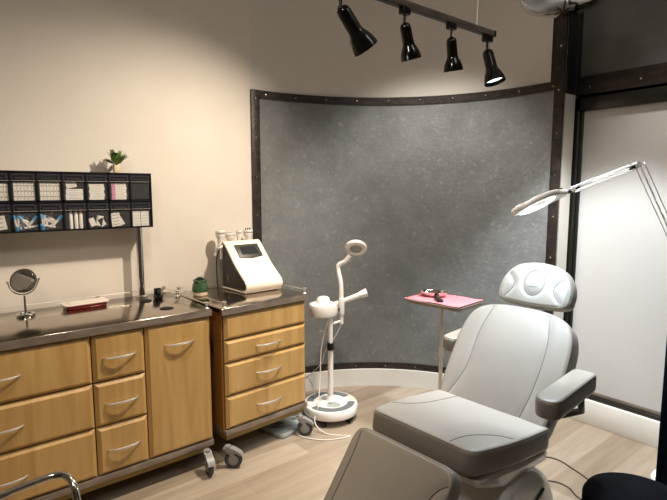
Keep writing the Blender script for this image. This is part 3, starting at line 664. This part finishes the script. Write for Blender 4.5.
# ---------------------------------------------------------------- tray table with pink paper
TX, TY, TZ = -1.955, 2.49, .868
tt = thing('tray_table', 'steel pole tray table lined with pink paper, behind the treatment chair', 'table', (TX, TY, 0), R(6))
b = MB(); b.cyl((-.01, -.0, .03), (-.01, 0, TZ - .02), .012); b.cyl((-.01, 0, .5), (-.01, 0, .56), .017); b.build('pole', 'satin', tt)
b = MB(); b.lathe([(0, 0), (.16, 0), (.165, .01), (.15, .022), (.02, .032), (0, .032)], n=36); b.build('foot', 'steel_edge', tt)
b = MB(); b.prism(rrect(.385, .28, .03), -.022, -.004, bev=.003); b.v = [(x, y, z + TZ) for x, y, z in b.v]; b.tube([(x * 1.0, y * 1.0, TZ - .002) for x, y in rrect(.39, .285, .03)], .004, 8, closed=True); b.box((.09, .135, TZ - .045), (.13, .15, TZ - .02), .003); b.build('tray_top', 'steel_edge', tt)
V = []; F = []; n1, n2_ = 16, 12
for i in range(n1 + 1):
    for j in range(n2_ + 1):
        x = -.205 + .40 * i / n1; y = -.142 + .285 * j / n2_
        V.append((x, y, TZ + .004 + .004 * max(0, math.sin(x * 14 + 1)) * abs(y) / .15 + (.007 * ((x - .12) / .1) if x > .12 else 0)))
for i in range(n1):
    for j in range(n2_): F.append((i * (n2_ + 1) + j, (i + 1) * (n2_ + 1) + j, (i + 1) * (n2_ + 1) + j + 1, i * (n2_ + 1) + j + 1))
b = MB(); b.add(V, F); pp = b.build('paper_sheet', 'pink'); pp.location = (TX, TY, 0); pp.rotation_euler.z = R(6)
tag(pp, 'sheet of pink paper spread over the pole tray table', 'paper'); md = pp.modifiers.new('thick', 'SOLIDIFY'); md.thickness = .0008; md.offset = 1
b = MB(); prof = [(0, .002), (.04, .002), (.055, .010), (.062, .028), (.066, .029), (.060, .010), (.044, 0), (0, 0)]
b.lathe([(0, 0), (.042, 0), (.056, .01), (.066, .029), (.063, .029), (.053, .012), (.04, .0025), (0, .0025)], n=40, cap=False); b.v = [(x * 1.0, y * .72, z) for x, y, z in b.v]
bo = b.build('metal_dish', 'chrome'); bo.location = (TX - .10, TY + .02, TZ + .0055); bo.rotation_euler.z = R(25); bo.scale = (1.4, 1.25, 1.15); tag(bo, 'oval polished steel dish on the pink paper', 'dish')
cp = thing('black_clip', 'small black clip lying on the pink paper beside the steel dish', 'clip', (TX + .02, TY - .075, TZ + .0055), R(-35)); cp.scale = (1.6, 1.6, 1.6)
MB().box((-.026, -.012, 0), (.026, .012, .012), .004).build('clip_body', 'clip_black', cp)
MB().tube(bez([(-.026, 0, .009), (-.036, .008, .016), (-.05, .01, .012), (-.056, .0, .008)], 5), .005, 8).build('clip_lever', 'clip_black', cp)

# ---------------------------------------------------------------- treatment chair
CH = thing('treatment_chair', 'reclined grey vinyl treatment chair with headrest and white base in the middle of the room', 'chair', (-1.205, 1.88, 0), R(2.5))
def smooth_outline(pts, n=10):
    P = [Vector((p[0], p[1], 0)) for p in pts]; k = len(P); out = []
    for i in range(k):
        a, b_, c, d = P[i - 1], P[i], P[(i + 1) % k], P[(i + 2) % k]
        for j in range(n):
            t = j / n; q_ = .5 * ((2 * b_) + (c - a) * t + (2 * a - 5 * b_ + 4 * c - d) * t * t + (3 * b_ - a - 3 * c + d) * t ** 3); out.append((q_.x, q_.y))
    return out
def round_poly(pts, rad, n=8):     # polygon with rounded corners, then resampled
    k = len(pts); out = []
    for i in range(k):
        p = Vector(pts[i]); a = (Vector(pts[i - 1]) - p); c = (Vector(pts[(i + 1) % k]) - p); r = rad[i] if isinstance(rad, (list, tuple)) else rad
        ra = min(r, a.length * .49); rc = min(r, c.length * .49); p0 = p + a.normalized() * ra; p1 = p + c.normalized() * rc
        for j in range(n + 1): t = j / n; out.append(tuple(p0 * (1 - t) ** 2 + p * 2 * t * (1 - t) + p1 * t * t))
    return resample(out, 160)
def resample(pts, n):
    P = [Vector(p) for p in pts]; P.append(P[0]); d = [0]
    for i in range(1, len(P)): d.append(d[-1] + (P[i] - P[i - 1]).length)
    out = []; j = 0
    for i in range(n):
        t = d[-1] * i / n
        while d[j + 1] < t: j += 1
        u = (t - d[j]) / max(1e-9, d[j + 1] - d[j]); out.append(tuple(P[j].lerp(P[j + 1], u)))
    return out
def segdist(p, poly):
    best = 9
    for a, b_ in zip(poly[:-1], poly[1:]):
        ab = (b_[0] - a[0], b_[1] - a[1]); l2 = ab[0] ** 2 + ab[1] ** 2 or 1e-9
        t = max(0, min(1, ((p[0] - a[0]) * ab[0] + (p[1] - a[1]) * ab[1]) / l2)); dx = p[0] - a[0] - t * ab[0]; dy = p[1] - a[1] - t * ab[1]
        best = min(best, math.hypot(dx, dy))
    return best
def cushion(name, outline, thick, mx, parent, mats, seams=(), crown=.012, edge=.02, groove=.006, gw=.012, puff=.0, bend=None, stitch='stitch', rings=34, piping=True, center=None):
    n = len(outline); cx = sum(p[0] for p in outline) / n if center is None else center[0]; cy = sum(p[1] for p in outline) / n if center is None else center[1]
    V = []; F = []; MI = []
    mean = sum(math.hypot(p[0] - cx, p[1] - cy) for p in outline) / n
    def topz(x, y, k):
        z = thick + crown * (1 - k * k)
        if seams:
            d = min(segdist((x, y), s_) for s_ in seams); z -= groove * math.exp(-(d / gw) ** 2); z += puff * (1 - math.exp(-(d / (gw * 4)) ** 2)) * (1 - k ** 4)
        return z
    def bz(x, y, z): return z + (bend(x, y) if bend else 0)
    levels = [(-.012, 0), (-.003, .006), (0, .018), (0, thick - edge)]
    for a in (25, 50, 75): levels.append((-edge * (1 - math.cos(R(a))) * .7, thick - edge + edge * math.sin(R(a))))
    ringsL = []
    for off, z in levels:
        s_ = 1 + off / mean; ringsL.append([(cx + (p[0] - cx) * s_, cy + (p[1] - cy) * s_, bz(p[0], p[1], z)) for p in outline])
    k0 = 1 - .7 * edge / mean
    for i in range(rings):
        k = k0 * (1 - (i / rings)) ; rr_ = []
        for p in outline:
            x = cx + (p[0] - cx) * k; y = cy + (p[1] - cy) * k; rr_.append((x, y, bz(x, y, topz(x, y, k))))
        ringsL.append(rr_)
    for r_ in ringsL: V += [mx @ Vector(v) for v in r_]
    V.append(mx @ Vector((cx, cy, bz(cx, cy, topz(cx, cy, 0))))); V.append(mx @ Vector((cx, cy, bz(cx, cy, 0))))
    K = len(ringsL); b = MB()
    for i in range(K - 1):
        mi = 0 if i >= 5 else 1
        for j in range(n): F.append((i * n + j, i * n + (j + 1) % n, (i + 1) * n + (j + 1) % n, (i + 1) * n + j)); MI.append(mi)
    for j in range(n): F.append(((K - 1) * n + j, (K - 1) * n + (j + 1) % n, K * n)); MI.append(0); F.append(((j + 1) % n, j, K * n + 1)); MI.append(1)
    b.add(V, F); b.mi = MI; o = b.build(name, mats, parent, angle=60)
    for s_ in seams:
        pts = []
        for (x, y) in s_:
            d = Vector((x - cx, y - cy)); best = 1
            # radial parameter of the point inside the outline
            a = math.atan2(d.y, d.x); bp_ = min(outline, key=lambda q_: abs((math.atan2(q_[1] - cy, q_[0] - cx) - a + PI) % (2 * PI) - PI)); k = min(1, d.length / max(1e-6, math.hypot(bp_[0] - cx, bp_[1] - cy)))
            if k > k0: continue
            pts.append(mx @ Vector((x, y, bz(x, y, topz(x, y, k)) + .0003)))
        if len(pts) > 2: sb_ = MB(); sb_.tube(pts, .0019, 6, caps=True); sb_.build('seam', stitch, o)
    if piping:
        s_ = 1 - edge * .3 / mean
        pb = MB(); pb.tube([mx @ Vector((cx + (p[0] - cx) * s_, cy + (p[1] - cy) * s_, bz(p[0], p[1], thick - edge * .22))) for p in outline[::2]], .0022, 6, closed=True); pb.build('edge_piping', mats[1], o)
    return o
def crv_(pts, n=10): return [(p.x, p.y) for p in bez([(x, y, 0) for x, y in pts], n)]
# seat: local u = x across, v = y (back +); plane tilted so that the front is higher
def plane(o, y_dir): 
    yv = Vector(y_dir).normalized(); xv = Vector((1, 0, 0)); return basis(o, xv, yv, xv.cross(yv))
seat_mx = plane((0, 0, .505), (0, 1, -.13))
so = round_poly([(-.24, -.53), (.24, -.53), (.272, -.30), (.272, .02), (-.272, .02), (-.272, -.30)], [.045, .045, .1, .05, .05, .1])
cushion('seat', so, .095, seat_mx, CH, ['leather_seat', 'leather_side'], seams=[crv_([(.135, -.54), (.145, -.42), (.20, -.31), (.29, -.25)]), crv_([(-.26, -.40), (-.19, -.33), (-.16, -.20), (-.155, .03)])], crown=.008, puff=.0, groove=.002, gw=.008)
# legrest
leg_mx = plane((0, -.575, .62), (0, .42, 1))      # v grows upwards along the flap
lo_ = round_poly([(-.225, -.52), (.225, -.52), (.23, -.02), (.195, .0), (-.195, .0), (-.23, -.02)], [.04, .04, .05, .03, .03, .05])
la = R(52); leg_mx = basis((.025, -.56, .605), (1, 0, 0), (0, math.cos(la), math.sin(la)), (0, -math.sin(la), math.cos(la)))
cushion('legrest', lo_, .075, leg_mx, CH, ['leather_taupe', 'leather_side'], seams=[crv_([(-.205, .01), (-.19, -.12), (-.19, -.35), (-.2, -.53)]), crv_([(.235, -.04), (.18, -.10), (.145, -.25), (.14, -.53)])], crown=.006, puff=.002, groove=.004)
# backrest
ba = R(56); back_mx = basis((0, .045, .535), (1, 0, 0), (0, math.cos(ba), math.sin(ba)), (0, -math.sin(ba), math.cos(ba)))
bo_ = round_poly([(-.255, -.03), (.255, -.03), (.275, .15), (.272, .38), (.235, .475), (.12, .515), (-.12, .515), (-.235, .475), (-.272, .38), (-.275, .15)], [.04, .04, .1, .08, .08, .1, .1, .08, .08, .1])
cushion('backrest', bo_, .095, back_mx, CH, ['leather_light', 'leather_side'], seams=[crv_([(-.13, .53), (-.165, .36), (-.17, .15), (-.24, -.04)]), crv_([(.12, .53), (.165, .36), (.165, .15), (.135, -.04)])], crown=.01, puff=.004, groove=.005, stitch='stitch_light')
# headrest
ha = R(66); head_mx = basis((.0, .39, .99), (1, 0, 0), (0, math.cos(ha), math.sin(ha)), (0, -math.sin(ha), math.cos(ha)))
ho = smooth_outline([(-.155, .0), (0, -.012), (.155, .0), (.182, .05), (.170, .12), (.122, .180), (.045, .205), (-.045, .205), (-.122, .180), (-.170, .12), (-.182, .05)], 14)
ho = resample(ho, 160)
oval = [(.049 * math.cos(2 * PI * i / 32), .100 + .062 * math.sin(2 * PI * i / 32)) for i in range(33)]
hr = cushion('headrest', ho, .075, head_mx, CH, ['leather_light', 'leather_side'], seams=[oval, crv_([(-.20, .155), (-.125, .125), (-.10, .07), (-.16, -.01)]), crv_([(.20, .155), (.125, .125), (.10, .07), (.16, -.01)])], crown=.014, puff=.005, groove=.005, edge=.028, stitch='stitch_light', center=(0, .095))
# small raised script mark inside the oval
b = MB(); zz = .0985
for pa in ([(-.014, .092), (-.008, .112), (-.003, .092)], [(.002, .092), (.002, .112), (.004, .112), (.012, .094), (.012, .112)], [(-.022, .084), (.022, .084)]):
    b.tube([head_mx @ Vector((x, y, zz)) for x, y in pa], .0012, 6)
b.build('raised_logo', 'logo', hr, label='small raised white mark')
MB().box((-.04, .37, .86), (.04, .395, 1.06), .005).build('headrest_bracket', 'satin', CH)
# arms
def armrest(sx):
    o2 = round_poly([(-.045, -.225), (.045, -.225), (.045, .175), (-.045, .175)], [.045, .045, .02, .02])
    amx = basis((.335, .0, .735) if sx > 0 else (-.335, .36, .745), Vector((1, .03, 0)).normalized(), Vector((-.03, 1, .03)).normalized(), Vector((0, -.03, 1)).normalized())
    a_ = cushion('armrest', o2, .075, amx, CH, ['leather_arm', 'leather_side'], crown=.004, edge=.016, rings=10)
    MB().tube([(.35, .08, .725), (.34, .12, .66), (.25, .15, .60)] if sx > 0 else [(-.33, .36, .745), (-.31, .30, .70), (-.22, .28, .70)], .014, 10).build('armrest_bracket', 'black', a_)
armrest(1); armrest(-1)
# underframe, white shell, column, base cover
b = MB(); b.prism([(-.50, .56), (.02, .495), (.06, .47), (.04, .43), (-.30, .45), (-.47, .52)], -.245, .245, basis((0, 0, 0), (0, 1, 0), (0, 0, 1), (1, 0, 0)), bev=.02, seg=3); b.build('seat_frame', 'white_gloss', CH, label='glossy white shell under the seat')
MB().box((-.2, .12, .50), (.2, .15, .86), .01, mx=Matrix.Translation((0, .08, 0)) @ Matrix.Rotation(-R(34), 4, 'X') @ Matrix.Translation((0, 0, -.0))).build('back_frame', 'black', CH) if False else None
b = MB(); b.prism([(-.38, 0.06), (-.36, .16), (-.26, .22), (-.14, .42), (.02, .44), (.08, .20), (.12, .15), (.13, .06)], -.13, .13, basis((0, 0, 0), (0, 1, 0), (0, 0, 1), (1, 0, 0)), bev=.015, seg=3); b.build('column', 'white_gloss', CH)
prof = [(p.x, p.y) for p in bez([(-.44, .012, 0), (-.45, .15, 0), (-.40, .30, 0), (-.30, .40, 0), (-.16, .435, 0), (-.03, .40, 0), (.07, .31, 0), (.12, .20, 0), (.135, .012, 0)], 6)]
b = MB(); b.prism([(y, z * 1.07) for y, z in prof], -.262, .262, basis((0, 0, 0), (0, 1, 0), (0, 0, 1), (1, 0, 0)), bev=.035, seg=4); b.build('base_cover', 'white_gloss', CH, label='glossy white rounded base cover')
for sx in (-1, 1):
    b = MB(); b.tube([(sx * .2625, y, z) for y, z in [(-.26, .02), (-.20, .20), (-.12, .30), (-.02, .345)]], .008, 8); b.build('cover_groove', 'black', CH)
b = MB()
for sx in (-.17, .17):
    for y in (-.42, .22): b.cyl((sx, y, 0), (sx, y, .016), .03)
b.build('foot_pads', 'black', CH)
# brown cord on the floor right of the base
b = MB(); b.tube(bez([(-1.36, 2.04, .03), (-1.46, 2.30, .005), (-1.484, 2.519, .004), (-1.40, 2.67, .004), (-1.308, 2.735, .004), (-1.184, 2.704, .004), (-1.072, 2.659, .004), (-.90, 2.59, .004), (-.86, 2.54, .004), (-.95, 2.46, .004), (-1.057, 2.467, .004), (-1.131, 2.514, .004), (-1.212, 2.502, .004), (-1.30, 2.40, .004)], 12), .0035, 8)
adopt(b.build('floor_cord', 'cord_brown', label='thin dark brown cord on the floor'), CH)

# ---------------------------------------------------------------- magnifier lamp on a spring arm
HL = Vector((-1.115, 2.05, 1.503)); EL = Vector((-.923, 2.555, 1.668)); BS = Vector((-.797, 2.98, 1.124)); HJ = Vector((-1.052, 2.217, 1.555))
ml = thing('magnifier_lamp', 'lit white magnifier lamp on a spring arm reaching in from the right over the headrest', 'lamp', (BS.x, BS.y, 0))
def l2(p): return Vector(p) - Vector((BS.x, BS.y, 0))
def barpair(p, q_, sep, name):
    d = (q_ - p).normalized(); s_ = d.cross(Vector((0, 1, 0)).cross(d)).normalized(); w = Vector((-d.y, d.x, 0)).normalized(); u = d.cross(w).normalized()
    b = MB()
    for a in (-1, 1):
        for c in (-1, 1): b.tube([l2(p + u * sep * a + w * .012 * c), l2(q_ + u * sep * a + w * .010 * c)], .0024, 8)
    o = b.build(name, 'white_metal', ml)
    pts = []; 
    for i in range(200): t = i / 199; a = t * 2 * PI * 26; c_ = p.lerp(q_, .30 + .34 * t); pts.append(l2(c_ + (w * math.cos(a) + u * math.sin(a)) * .004))
    sp = MB(); sp.tube(pts, .0011, 5); sp.tube([l2(p.lerp(q_, .64)), l2(p.lerp(q_, .97))], .0016, 6); sp.build('spring', 'satin', o)
    return o
barpair(HJ, EL, .011, 'upper_arm'); barpair(EL + Vector((.012, 0, 0)), BS, .016, 'lower_arm')
def knuckle(p, r, name='joint'):
    r *= .8
    b = MB(); b.cyl(l2(p + Vector((-.4, .6, 0)).normalized() * .022), l2(p - Vector((-.4, .6, 0)).normalized() * .022), r); b.sphere(l2(p), r * 1.05)
    return b.build(name, 'white_metal', ml)
k_ = knuckle(EL, .017); MB().cyl(l2(EL + Vector((-.016, -.032, -.01))), l2(EL + Vector((-.008, -.014, -.008))), .014).build('tension_knob', 'black', k_)
knuckle(HJ, .012); knuckle(BS, .02)
b = MB(); b.tube([l2(BS), l2(BS + Vector((0, 0, -.06)))], .012); b.tube([l2((BS.x, BS.y, BS.z - .05)), l2((BS.x, BS.y, .05))], .015, 14); b.build('stand_pole', 'white_metal', ml)
b = MB(); b.lathe([(0, 0), (.095, 0), (.10, .015), (.09, .035), (.02, .05), (0, .05)], n=36); b.build('stand_base', 'white_metal', ml)
# head: paddle-shaped ring
along = (HL - HJ); along.z = 0; 
ax_ = Vector((HJ.x - HL.x, HJ.y - HL.y, HJ.z - HL.z)).normalized()
nrm_h = Vector((.05, .0, 1)); nrm_h = (Vector((-.30, .50, 1)) - ax_ * Vector((-.30, .50, 1)).dot(ax_)).normalized(); sd = nrm_h.cross(ax_)
hm = basis(l2(HL), ax_ * .86, sd * .86, nrm_h * .86)
out_o = smooth_outline([(.17, .018), (.12, .045), (.06, .082), (-.01, .096), (-.075, .082), (-.112, .045), (-.15, .035), (-.158, 0), (-.15, -.035), (-.112, -.045), (-.075, -.082), (-.01, -.096), (.06, -.082), (.12, -.045), (.17, -.018)], 6)
out_o = resample(out_o, 72); inn_o = [(-.012 + .066 * math.cos(math.atan2(p[1], p[0] + .012)), .066 * math.sin(math.atan2(p[1], p[0] + .012))) for p in out_o]
n = 72; V = []; b = MB()
for poly, z, s_ in ((inn_o, -.012, 1), (out_o, -.016, .94), (out_o, -.008, 1), (out_o, .006, 1), (out_o, .014, .94), (inn_o, .012, 1)): V += [hm @ Vector((x * s_, y * s_, z)) for x, y in poly]
F = [(i * n + j, i * n + (j + 1) % n, ((i + 1) % 6) * n + (j + 1) % n, ((i + 1) % 6) * n + j) for i in range(6) for j in range(n)]
hh = b.add(V, F).build('lamp_head', 'white', ml, angle=50)
b = MB(); V = []
for r, z in ((.071, -.0135), (.086, -.0165), (.086, -.0175), (.071, -.0145)): V += [hm @ Vector((-.012 + r * math.cos(2 * PI * j / 48), r * .98 * math.sin(2 * PI * j / 48), z)) for j in range(48)]
F = [(i * 48 + j, i * 48 + (j + 1) % 48, ((i + 1) % 4) * 48 + (j + 1) % 48, ((i + 1) % 4) * 48 + j) for i in range(4) for j in range(48)]
b.add(V, F).build('led_ring', 'ring_light', hh, label='lit ring of white LEDs')
b = MB(); b.lathe([(0, -.004), (.04, -.003), (.066, 0), (.04, .003), (0, .004)], hm @ Vector((-.012, 0, 0)), nrm_h, 40); b.build('magnifier_lens', 'lens', hh)
b = MB(); b.tube([hm @ Vector((.155, .012, .012)), hm @ Vector((.172, .014, .03))], .006); b.tube([hm @ Vector((.16, 0, 0)), l2(HJ)], .010, 10); b.build('head_hinge', 'black', hh)
Lw = hm @ Vector((-.012, 0, -.03)) + Vector((BS.x, BS.y, 0))
light('magnifier_lamp_glow', 'AREA', Lw, Lw + Vector((-.05, .10, -1)), 8.6, (.68, .84, 1.0), .13)

# ---------------------------------------------------------------- track with four spot heads
TXK, TZK = -1.36, 2.245
def trk(px):      # position along the track for a picture column is fixed by the measured spacing
    return px
heads_y = [1.14, 1.455, 1.735, 1.99]
tk = thing('track_rail', 'grey ceiling track hung on a thin wire, carrying four black spotlights', 'track light', (TXK, 0, TZK))
MB().box((-.017, .2, -.011), (.017, 2.02, .011), .002).build('rail', 'steel_edge', tk)
MB().box((-.012, .2, -.013), (.012, 2.018, -.0105)).build('track_slot', 'black', tk, smooth=False)
MB().box((-.019, 2.018, -.013), (.019, 2.03, .013), .002).build('end_cap', 'black', tk)
b = MB(); b.cyl((0, 1.91, .01), (0, 1.91, ZC - TZK), .0022, n=8); b.cyl((0, .6, .01), (0, .6, ZC - TZK), .0022, n=8); b.build('suspension_wire', 'satin', tk)
dirs = [Vector((.10, .66, -.8)), Vector((-.036, .352, -.95)), Vector((-.06, .243, -1)), Vector((.294, .044, -1))]
lb = ['largest, leftmost black track spotlight, tilted away to the right, with a bright rim', 'black track spotlight second from the left', 'black track spotlight third from the left, hanging almost straight', 'last black track spotlight at the end of the track, its lit bulb showing']
for k, (y, d) in enumerate(zip(heads_y, dirs)):
    d = d.normalized(); s = thing('track_spotlight', lb[k], 'spotlight', (TXK, y, TZK - .0132), 0, 'black spotlights on the ceiling track'); s.scale = ((1.04,) * 3, (.86,) * 3, (.86,) * 3, (.98,) * 3)[k]
    MB().box((-.015, -.025, -.026), (.015, .025, 0), .004).build('adapter', 'black', s)
    b = MB(); b.cyl((0, 0, -.024), (0, 0, -.064), .0055, n=12); b.sphere((0, 0, -.066), .010); b.build('stem', 'black', s)
    p = Vector((0, 0, -.060)); 
    b = MB(); b.lathe([(0, 0), (.014, .002), (.022, .010), (.0245, .022), (.0255, .085), (.029, .098), (.036, .110), (.043, .130), (.048, .155), (.0465, .155), (.041, .130), (.034, .112), (.02, .10), (0, .10)], p, d, 36)
    sh = b.build('shade', 'black_gloss', s)
    b = MB(); b.lathe([(0, .128), (.018, .129), (.032, .133), (.040, .138), (.040, .134), (0, .118)], p, d, 28); b.build('bulb', 'bulb', sh, label='lit bulb')
    src = Vector(s.location) + p + d * .16
    light('spot_beam', 'SPOT', src, src + d, (7, 8, 8, 4)[k], (1.0, .94, .88) if k < 3 else (.92, .95, 1.0), .03, spot=R(100), blend=.9)
# chrome pendant
pdx, pdy, pdz = -1.2, 2.22, 2.62
pd = thing('pendant_lamp', 'polished ribbed chrome dome lamp cut by the top edge of the photo', 'lamp', (-1.31, 2.55, 2.445)); pd.scale = (1.4, 1.4, 1.1)
b = MB(); n = 64; V = []; prof = [(0, 0), (.05, .001), (.09, .008), (.125, .024), (.145, .050), (.15, .08), (.13, .12), (.06, .16), (.02, .18)]
for r, z in prof:
    for j in range(n):
        a = 2 * PI * j / n; rr_ = r * (1 + .02 * math.sin(8 * a + z * 20)); V.append((rr_ * math.cos(a), rr_ * math.sin(a), z + .002 * math.sin(8 * a) * (r / .15)))
F = [(i * n + j, i * n + (j + 1) % n, (i + 1) * n + (j + 1) % n, (i + 1) * n + j) for i in range(len(prof) - 1) for j in range(n)]
b.add(V, F).build('dome', 'chrome', pd); MB().cyl((0, 0, .17), (0, 0, (ZC - 2.445) / 1.1), .008).build('stem', 'chrome', pd)

light('pendant_glow', 'SPOT', (-1.31, 2.62, 2.43), (-1.20, 2.85, 0), 260, (.88, .94, 1.0), .10, spot=R(88), blend=.5)

# ---------------------------------------------------------------- foreground right: stool and curtain; foreground left: chrome tube
sl = thing('round_stool', 'round black velvet stool at the lower right corner', 'stool', (-.62, 1.96, -.0)); sl.scale = (1, 1, .94)
b = MB(); b.lathe([(0, .36), (.17, .36), (.185, .37), (.19, .39), (.19, .43), (.18, .45), (.15, .46), (0, .465)], n=56); b.build('seat', 'velvet', sl)
b = MB(); b.cyl((0, 0, .05), (0, 0, .36), .025); b.lathe([(0, 0), (.17, 0), (.17, .015), (.04, .045), (0, .05)], n=32); b.build('pedestal', 'chrome', sl)
V = []; F = []; n = 60
b = MB(); pts = []
for i in range(n + 1):
    t = i / n; pts.append((-.735 + .75 * t, 2.5 - .2 * t + .022 * math.sin(t * 34)))
for x, y in pts: V.append((x, y, .02))
for x, y in pts: V.append((x, y, 1.6))
F = [(i, i + 1, n + 2 + i, n + 1 + i) for i in range(n)]
fs = thing('fabric_screen', 'dark navy cloth screen at the right edge of the photo behind the stool', 'screen', (0, 0, 0))
cu = b.add(V, F).build('cloth', 'navy', fs); md = cu.modifiers.new('thick', 'SOLIDIFY'); md.thickness = .006
for (x, y) in ((-.72, 2.515), (.01, 2.315)):
    b = MB(); b.cyl((x, y, .0), (x, y, 1.62), .009); b.tube([(x - .05, y - .18, .012), (x, y, .012), (x + .05, y + .18, .012)], .01); b.build('frame_post', 'black', fs)
b = MB(); b.cyl((-.72, 2.515, 1.61), (.01, 2.315, 1.61), .009); b.build('top_bar', 'black', fs)

ct = thing('tube_chair', 'bent chrome tube arm of a chair at the lower left corner of the photo', 'chair', (-1.73, .05, 0))
for k, x in enumerate((0, .50)):
    q_ = 1 if k == 0 else -1; b = MB(); b.tube(bez([(x, -.32, .60), (x, -.24, .64), (x, -.12, .625), (x, .05, .635), (x, .17, .645), (x + .012 * q_, .222, .649), (x + .05 * q_, .247, .638), (x + .085 * q_, .252, .60), (x + .10 * q_, .25, .52), (x + .11 * q_, .22, .30), (x + .11 * q_, .19, .06), (x + .11 * q_, .15, .0125), (x + .11 * q_, .05, .0125), (x + .11 * q_, -.35, .0125)], 10), .0115, 14)
    b.build('side_tube', 'chrome', ct)
MB().box((.12, -.30, .38), (.39, .12, .43), .015, 3).build('seat', 'velvet', ct)
MB().box((.06, -.34, .52), (.44, -.30, .82), .012, 3).build('backrest', 'velvet', ct)
MB().tube([(.0, -.30, .62), (.0, -.32, .8), (.06, -.32, .8)], .0115).build('back_tube', 'chrome', ct)
b = MB(); b.tube([(.105, .21, .36), (.395, .21, .36)], .01); b.tube([(.2, .21, .36), (.2, .05, .385)], .008); b.tube([(.3, .21, .36), (.3, .05, .385)], .008); b.build('cross_tube', 'chrome', ct)
